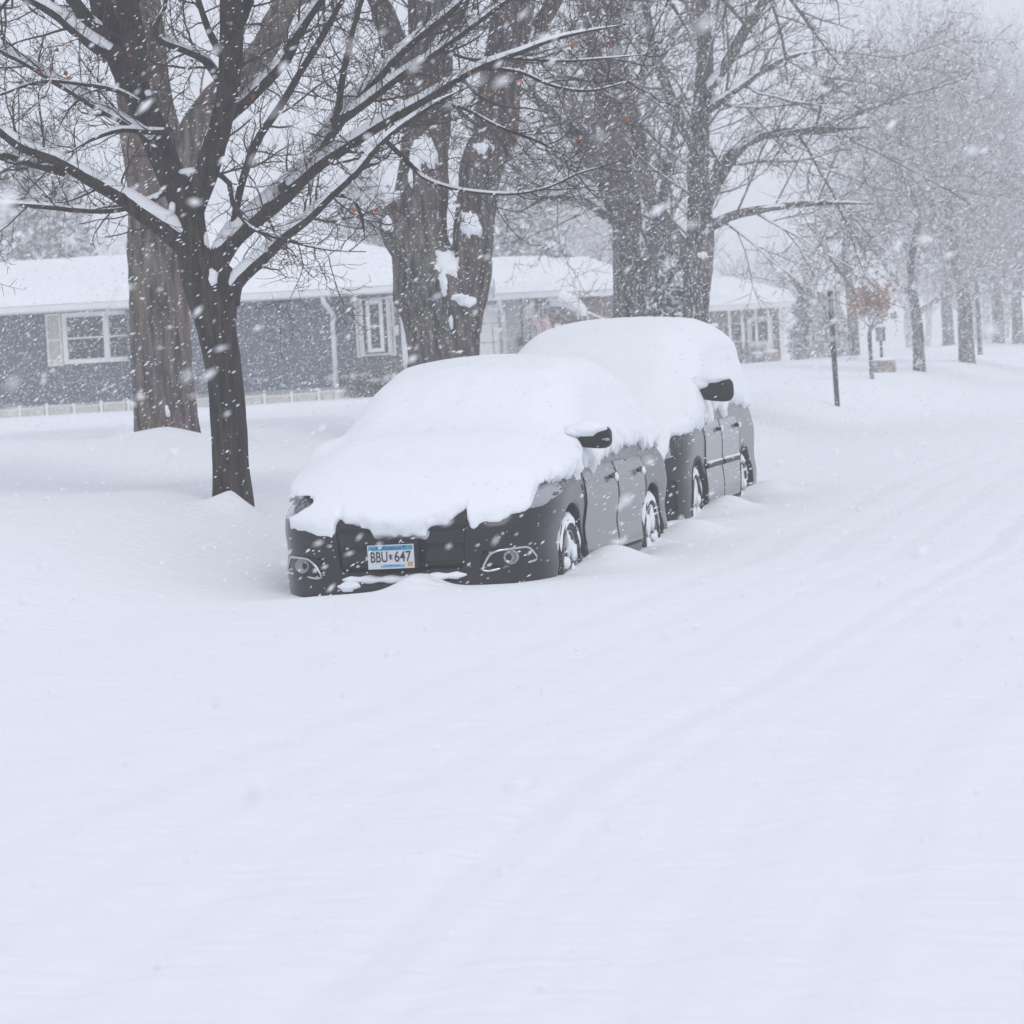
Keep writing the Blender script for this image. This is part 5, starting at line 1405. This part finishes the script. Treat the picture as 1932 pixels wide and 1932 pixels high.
# -------- the minivan behind it
c2 = dict(W=0.985, L=4.95, H=1.75, zb=0.20, rt=0.345, wy=(0.98, 3.84), nl=0.85, ne=3.4, crown=0.20,
          nose=([0.15, 0.3, 0.5, 0.7, 1.0], [0.05, 0.0, 0.0, 0.05, 0.22]),
          top=([0, 0.1, 0.3, 0.8, 1.05, 1.3, 1.9, 2.4, 3.0, 4.5, 4.85, 5.05, 5.3], [0.80, 0.90, 1.0, 1.10, 1.16, 1.27, 1.58, 1.71, 1.75, 1.74, 1.66, 1.45, 1.3]),
          wz=([0.1, 0.3, 0.42, 0.55, 0.62, 0.9, 1.06, 1.4, 1.74, 1.9], [0.95, 0.985, 1.0, 1.0, 0.985, 1.0, 0.965, 0.86, 0.72, 0.6]))
zf2 = ([-1.2, 0, 0.5, 0.75, 0.83, 0.86, 0.92, 1.2], [0.7, 0.7, 0.70, 0.72, 0.76, 0.92, 0.96, 0.98])
zs2 = ([0, 0.25, 0.4, 0.9, 1.2, 1.5, 1.62, 1.9, 2.0, 2.5, 2.65, 2.9, 3.1, 3.6, 4.4, 5], [0.74, 0.78, 0.93, 0.97, 1.0, 1.05, 1.02, 1.02, 1.15, 1.17, 1.05, 1.02, 1.13, 1.13, 1.1, 1.1])


def keep2(S, X, Y, Z, B):
    for wy_ in c2['wy']: S = np.where((np.hypot(Y - wy_, Z - 0.345) < 0.42) & (np.abs(X) > 0.5), np.maximum(S, 0.02), S)
    return S


car2, bv2 = build_car('minivan_car', 'dark grey minivan buried in snow, parked right behind the sedan', O2, A2, c2, 0.02, zf2, zs2, 0.25, 0.05, keep2)
car2['category'] = 'minivan'
for (y0_, y1_) in ((1.40, 2.38), (2.39, 3.50)):
    dpn = panel(bv2, 'door', [(y0_, 0.34), (y1_, 0.34), (y1_ + (0 if y0_ < 2 else 0.02), 0.7), (y1_, 1.05), (y0_ + 0.02, 1.05)], 'x', 1, 0.008, M['door'], car2, 0.05, 0.03, 0.02)
    hy = y1_ - 0.13; hp_ = proj_path(bv2, [(hy - 0.08, 0.96), (hy + 0.08, 0.965)], 'x', 1, 0.035, 0.04, False); hp_ = np.vstack([hp_[:1] - [0.03, 0.01, 0], hp_, hp_[-1:] + [-0.03, 0.02, 0]])
    MB().tube(hp_, 0.016, 8).build('door_handle', M['black'], dpn, True); MB().blob(hp_[1] + [0.01, 0.03, 0.0], (0.018, 0.035, 0.03), 2, 0.2, 7).build('snow_cover', M['snow'], dpn, True)
    MB().tube(proj_path(bv2, [(y0_ + 0.04, 0.66), (y1_ - 0.04, 0.66)], 'x', 1, 0.010, 0.06, False), 0.022, 8).build('side_moulding', M['black'], dpn, True)
    mp_ = proj_path(bv2, [(y0_ + 0.05, 0.69), (y1_ - 0.05, 0.69)], 'x', 1, 0.014, 0.03, False); MB().tube(mp_, [0.010 + 0.012 * abs(float(vn(i_ * 0.7, 3, 1, 1, 2))) for i_ in range(len(mp_))], 7).build('snow_ledge', M['snow'], dpn, True)
MB().tube(proj_path(bv2, [(1.30, 0.325), (3.55, 0.325)], 'x', 1, 0.0, 0.08, False), 0.012, 6).build('sill_seam', M['seam'], car2, True)
for wy_, sg in ((0.98, 1), (3.84, 1), (0.98, -1), (3.84, -1)): make_wheel(car2, (0.985 - 0.14) * sg, wy_, 0.34, 0.34, sg, 6, 0.3, True)
panel(bv2, 'bumper', [(-0.80, 0.26), (0.80, 0.26), (0.90, 0.34), (0.90, 0.60), (0.6, 0.64), (-0.6, 0.64), (-0.90, 0.60), (-0.90, 0.34)], 'y', 1, 0.012, M['black'], car2, 0.06, 0.04, 0.05)
for sg in (-1, 1): panel(bv2, 'headlamp', [(sg * 0.84, 0.90), (sg * 0.86, 0.78), (sg * 0.60, 0.78), (sg * 0.6, 0.88)], 'y', 1, 0.008, M['lens'], car2, 0.03, 0.03, 0.05)
th = np.linspace(R(-10), R(190), 44)
for wy_ in c2['wy']: MB().tube(proj_path(bv2, [(wy_ + 0.41 * math.cos(t), 0.345 + 0.41 * math.sin(t)) for t in th], 'x', 1, -0.006, 0.1, False), 0.02, 6).build('wheel_arch', M['black'], car2, True)
side_mirror(car2, 1.085, 1.52, 1.31, 1, 0.155, 0.095, 0.2); side_mirror(car2, -1.13, 1.52, 1.27, -1, 0.135, 0.088, 0.6)

# ------------------------------------------------------------------ falling snow
rng = np.random.default_rng(5)
def flakes(n, y0, y1, smin_, smax_, power=2.0):
    t = rng.random(n); Y = (y0 ** (power + 1) + t * (y1 ** (power + 1) - y0 ** (power + 1))) ** (1 / (power + 1))
    half = 0.172 * Y + 0.5
    X = rng.uniform(-1, 1, n) * half; Z = 1.4 + rng.uniform(-1.0, 1.0, n) * half * 1.05 + 0.02 * Y
    gzv = ground_h(X, Y); ok = Z > gzv + 0.04
    lx, ly = to_local(X, Y, O1, A1); ok &= ~((np.abs(lx) < 1.05) & (ly > -0.05) & (ly < 4.9) & (Z < 1.6))
    lx, ly = to_local(X, Y, O2, A2); ok &= ~((np.abs(lx) < 1.1) & (ly > -0.05) & (ly < 5.2) & (Z < 1.9))
    Pp = np.stack([X, Y, Z], -1)[ok]; s = (smin_ + (smax_ - smin_) * rng.random(len(Pp)) ** 2.5)
    return Pp, s
sets = [flakes(1000, 2.6, 9, 0.006, 0.012, 1.4), flakes(9500, 9, 20, 0.0035, 0.009), flakes(46000, 20, 40, 0.0045, 0.0105, 1.6),
        flakes(390000, 38, 78, 0.006, 0.0115, 1.0), flakes(360000, 72, 150, 0.011, 0.022, 0.8)]
Pp = np.concatenate([a for a, _ in sets]); s = np.concatenate([b for _, b in sets]); n = len(Pp)
ang = R(32) + rng.normal(0, R(14), n)
D = np.stack([np.cos(ang), rng.normal(0, 0.3, n), np.sin(ang)], -1); D /= np.linalg.norm(D, axis=1, keepdims=True)
E = np.cross(D, rng.normal(0, 1, (n, 3))); E /= np.linalg.norm(E, axis=1, keepdims=True); G = np.cross(D, E)
asp = rng.uniform(1.2, 2.4, n)[:, None]; s = s[:, None]
off = lambda a, b, c: Pp + D * s * asp * (a * rng.uniform(0.75, 1.2, (n, 1))) + E * s * 0.62 * (b * rng.uniform(0.6, 1.2, (n, 1))) + G * s * 0.62 * (c * rng.uniform(0.6, 1.2, (n, 1)))
V = np.stack([off(1, 0, 0), off(-1, 0, 0), off(0, 1, 0), off(0, -1, 0), off(0, 0, 1), off(0, 0, -1)], 1).reshape(-1, 3)
t8 = np.array([(0, 2, 4), (2, 1, 4), (1, 3, 4), (3, 0, 4), (2, 0, 5), (1, 2, 5), (3, 1, 5), (0, 3, 5)])
T = (np.arange(n)[:, None, None] * 6 + t8[None]).reshape(-1, 3)
o = mesh_obj('snowfall', V, T, M['flake'], None, True)
tag(o, 'wind-driven snowflakes filling the air', 'snowfall', None, 'stuff')

# ------------------------------------------------------------------ haze
hz, nt, b_ = new_mat('haze_air'); nt.nodes.remove(b_)
vol = nt.nodes.new('ShaderNodeVolumePrincipled'); vol.inputs['Density'].default_value = 0.0041
vol.inputs['Color'].default_value = (0.985, 0.988, 1.0, 1); vol.inputs['Anisotropy'].default_value = 0.2
nt.links.new(vol.outputs[0], nt.nodes['Material Output'].inputs['Volume'])
o = MB().box((-640, -60, -3.0), (640, 520, 17.5)).build('haze', hz); tag(o, 'white air thick with fine blowing snow', 'haze', None, 'stuff')

# ------------------------------------------------------------------ light
SUN_EL, SUN_AZ = R(52), R(150)     # azimuth measured from +Y clockwise: behind the camera, to its right
w = bpy.data.worlds.new('World'); SC.world = w; w.use_nodes = True; nt = w.node_tree
bg = nt.nodes['Background']; sky = nt.nodes.new('ShaderNodeTexSky'); sky.sky_type = 'NISHITA'; sky.sun_disc = False
sky.sun_elevation = SUN_EL; sky.sun_rotation = SUN_AZ
hs = nt.nodes.new('ShaderNodeHueSaturation'); hs.inputs['Saturation'].default_value = 0.25; nt.links.new(sky.outputs[0], hs.inputs['Color'])
cl = nt.nodes.new('ShaderNodeMix'); cl.data_type = 'RGBA'; cl.inputs[0].default_value = 0.86
nt.links.new(hs.outputs[0], cl.inputs[6]); cl.inputs[7].default_value = (7.25, 7.65, 8.75, 1)   # the cloud layer
nt.links.new(cl.outputs[2], bg.inputs['Color']); bg.inputs['Strength'].default_value = 0.1
sl = bpy.data.lights.new('sun', 'SUN'); sl.energy = 0.75; sl.angle = R(25); sl.color = (1.0, 0.97, 0.93)
so = bpy.data.objects.new('sun', sl); COL.objects.link(so)
sd = Vector((math.sin(SUN_AZ) * math.cos(SUN_EL), math.cos(SUN_AZ) * math.cos(SUN_EL), math.sin(SUN_EL)))
so.rotation_euler = sd.to_track_quat('Z', 'Y').to_euler(); so.location = sd * 10

# ------------------------------------------------------------------ camera
cam = bpy.data.cameras.new('camera'); co = bpy.data.objects.new('camera', cam); COL.objects.link(co)
cam.sensor_width = 36; cam.lens = 36 * F / 1932; cam.clip_end = 2000; cam.clip_start = 0.1
fw = -f0
co.matrix_world = Matrix(((CR[0], CU[0], fw[0], CAM[0]), (CR[1], CU[1], fw[1], CAM[1]), (CR[2], CU[2], fw[2], CAM[2]), (0, 0, 0, 1)))
cam.dof.use_dof = True; cam.dof.focus_distance = 22.5; cam.dof.aperture_fstop = 6.3
SC.camera = co
SC.view_settings.view_transform = 'Standard'; SC.view_settings.look = 'None'; SC.view_settings.exposure = 0.03; SC.view_settings.gamma = 1
SC.render.engine = 'CYCLES'; SC.cycles.use_denoising = True
SC.cycles.max_bounces = 8; SC.cycles.diffuse_bounces = 4; SC.cycles.volume_bounces = 2; SC.cycles.transparent_max_bounces = 4
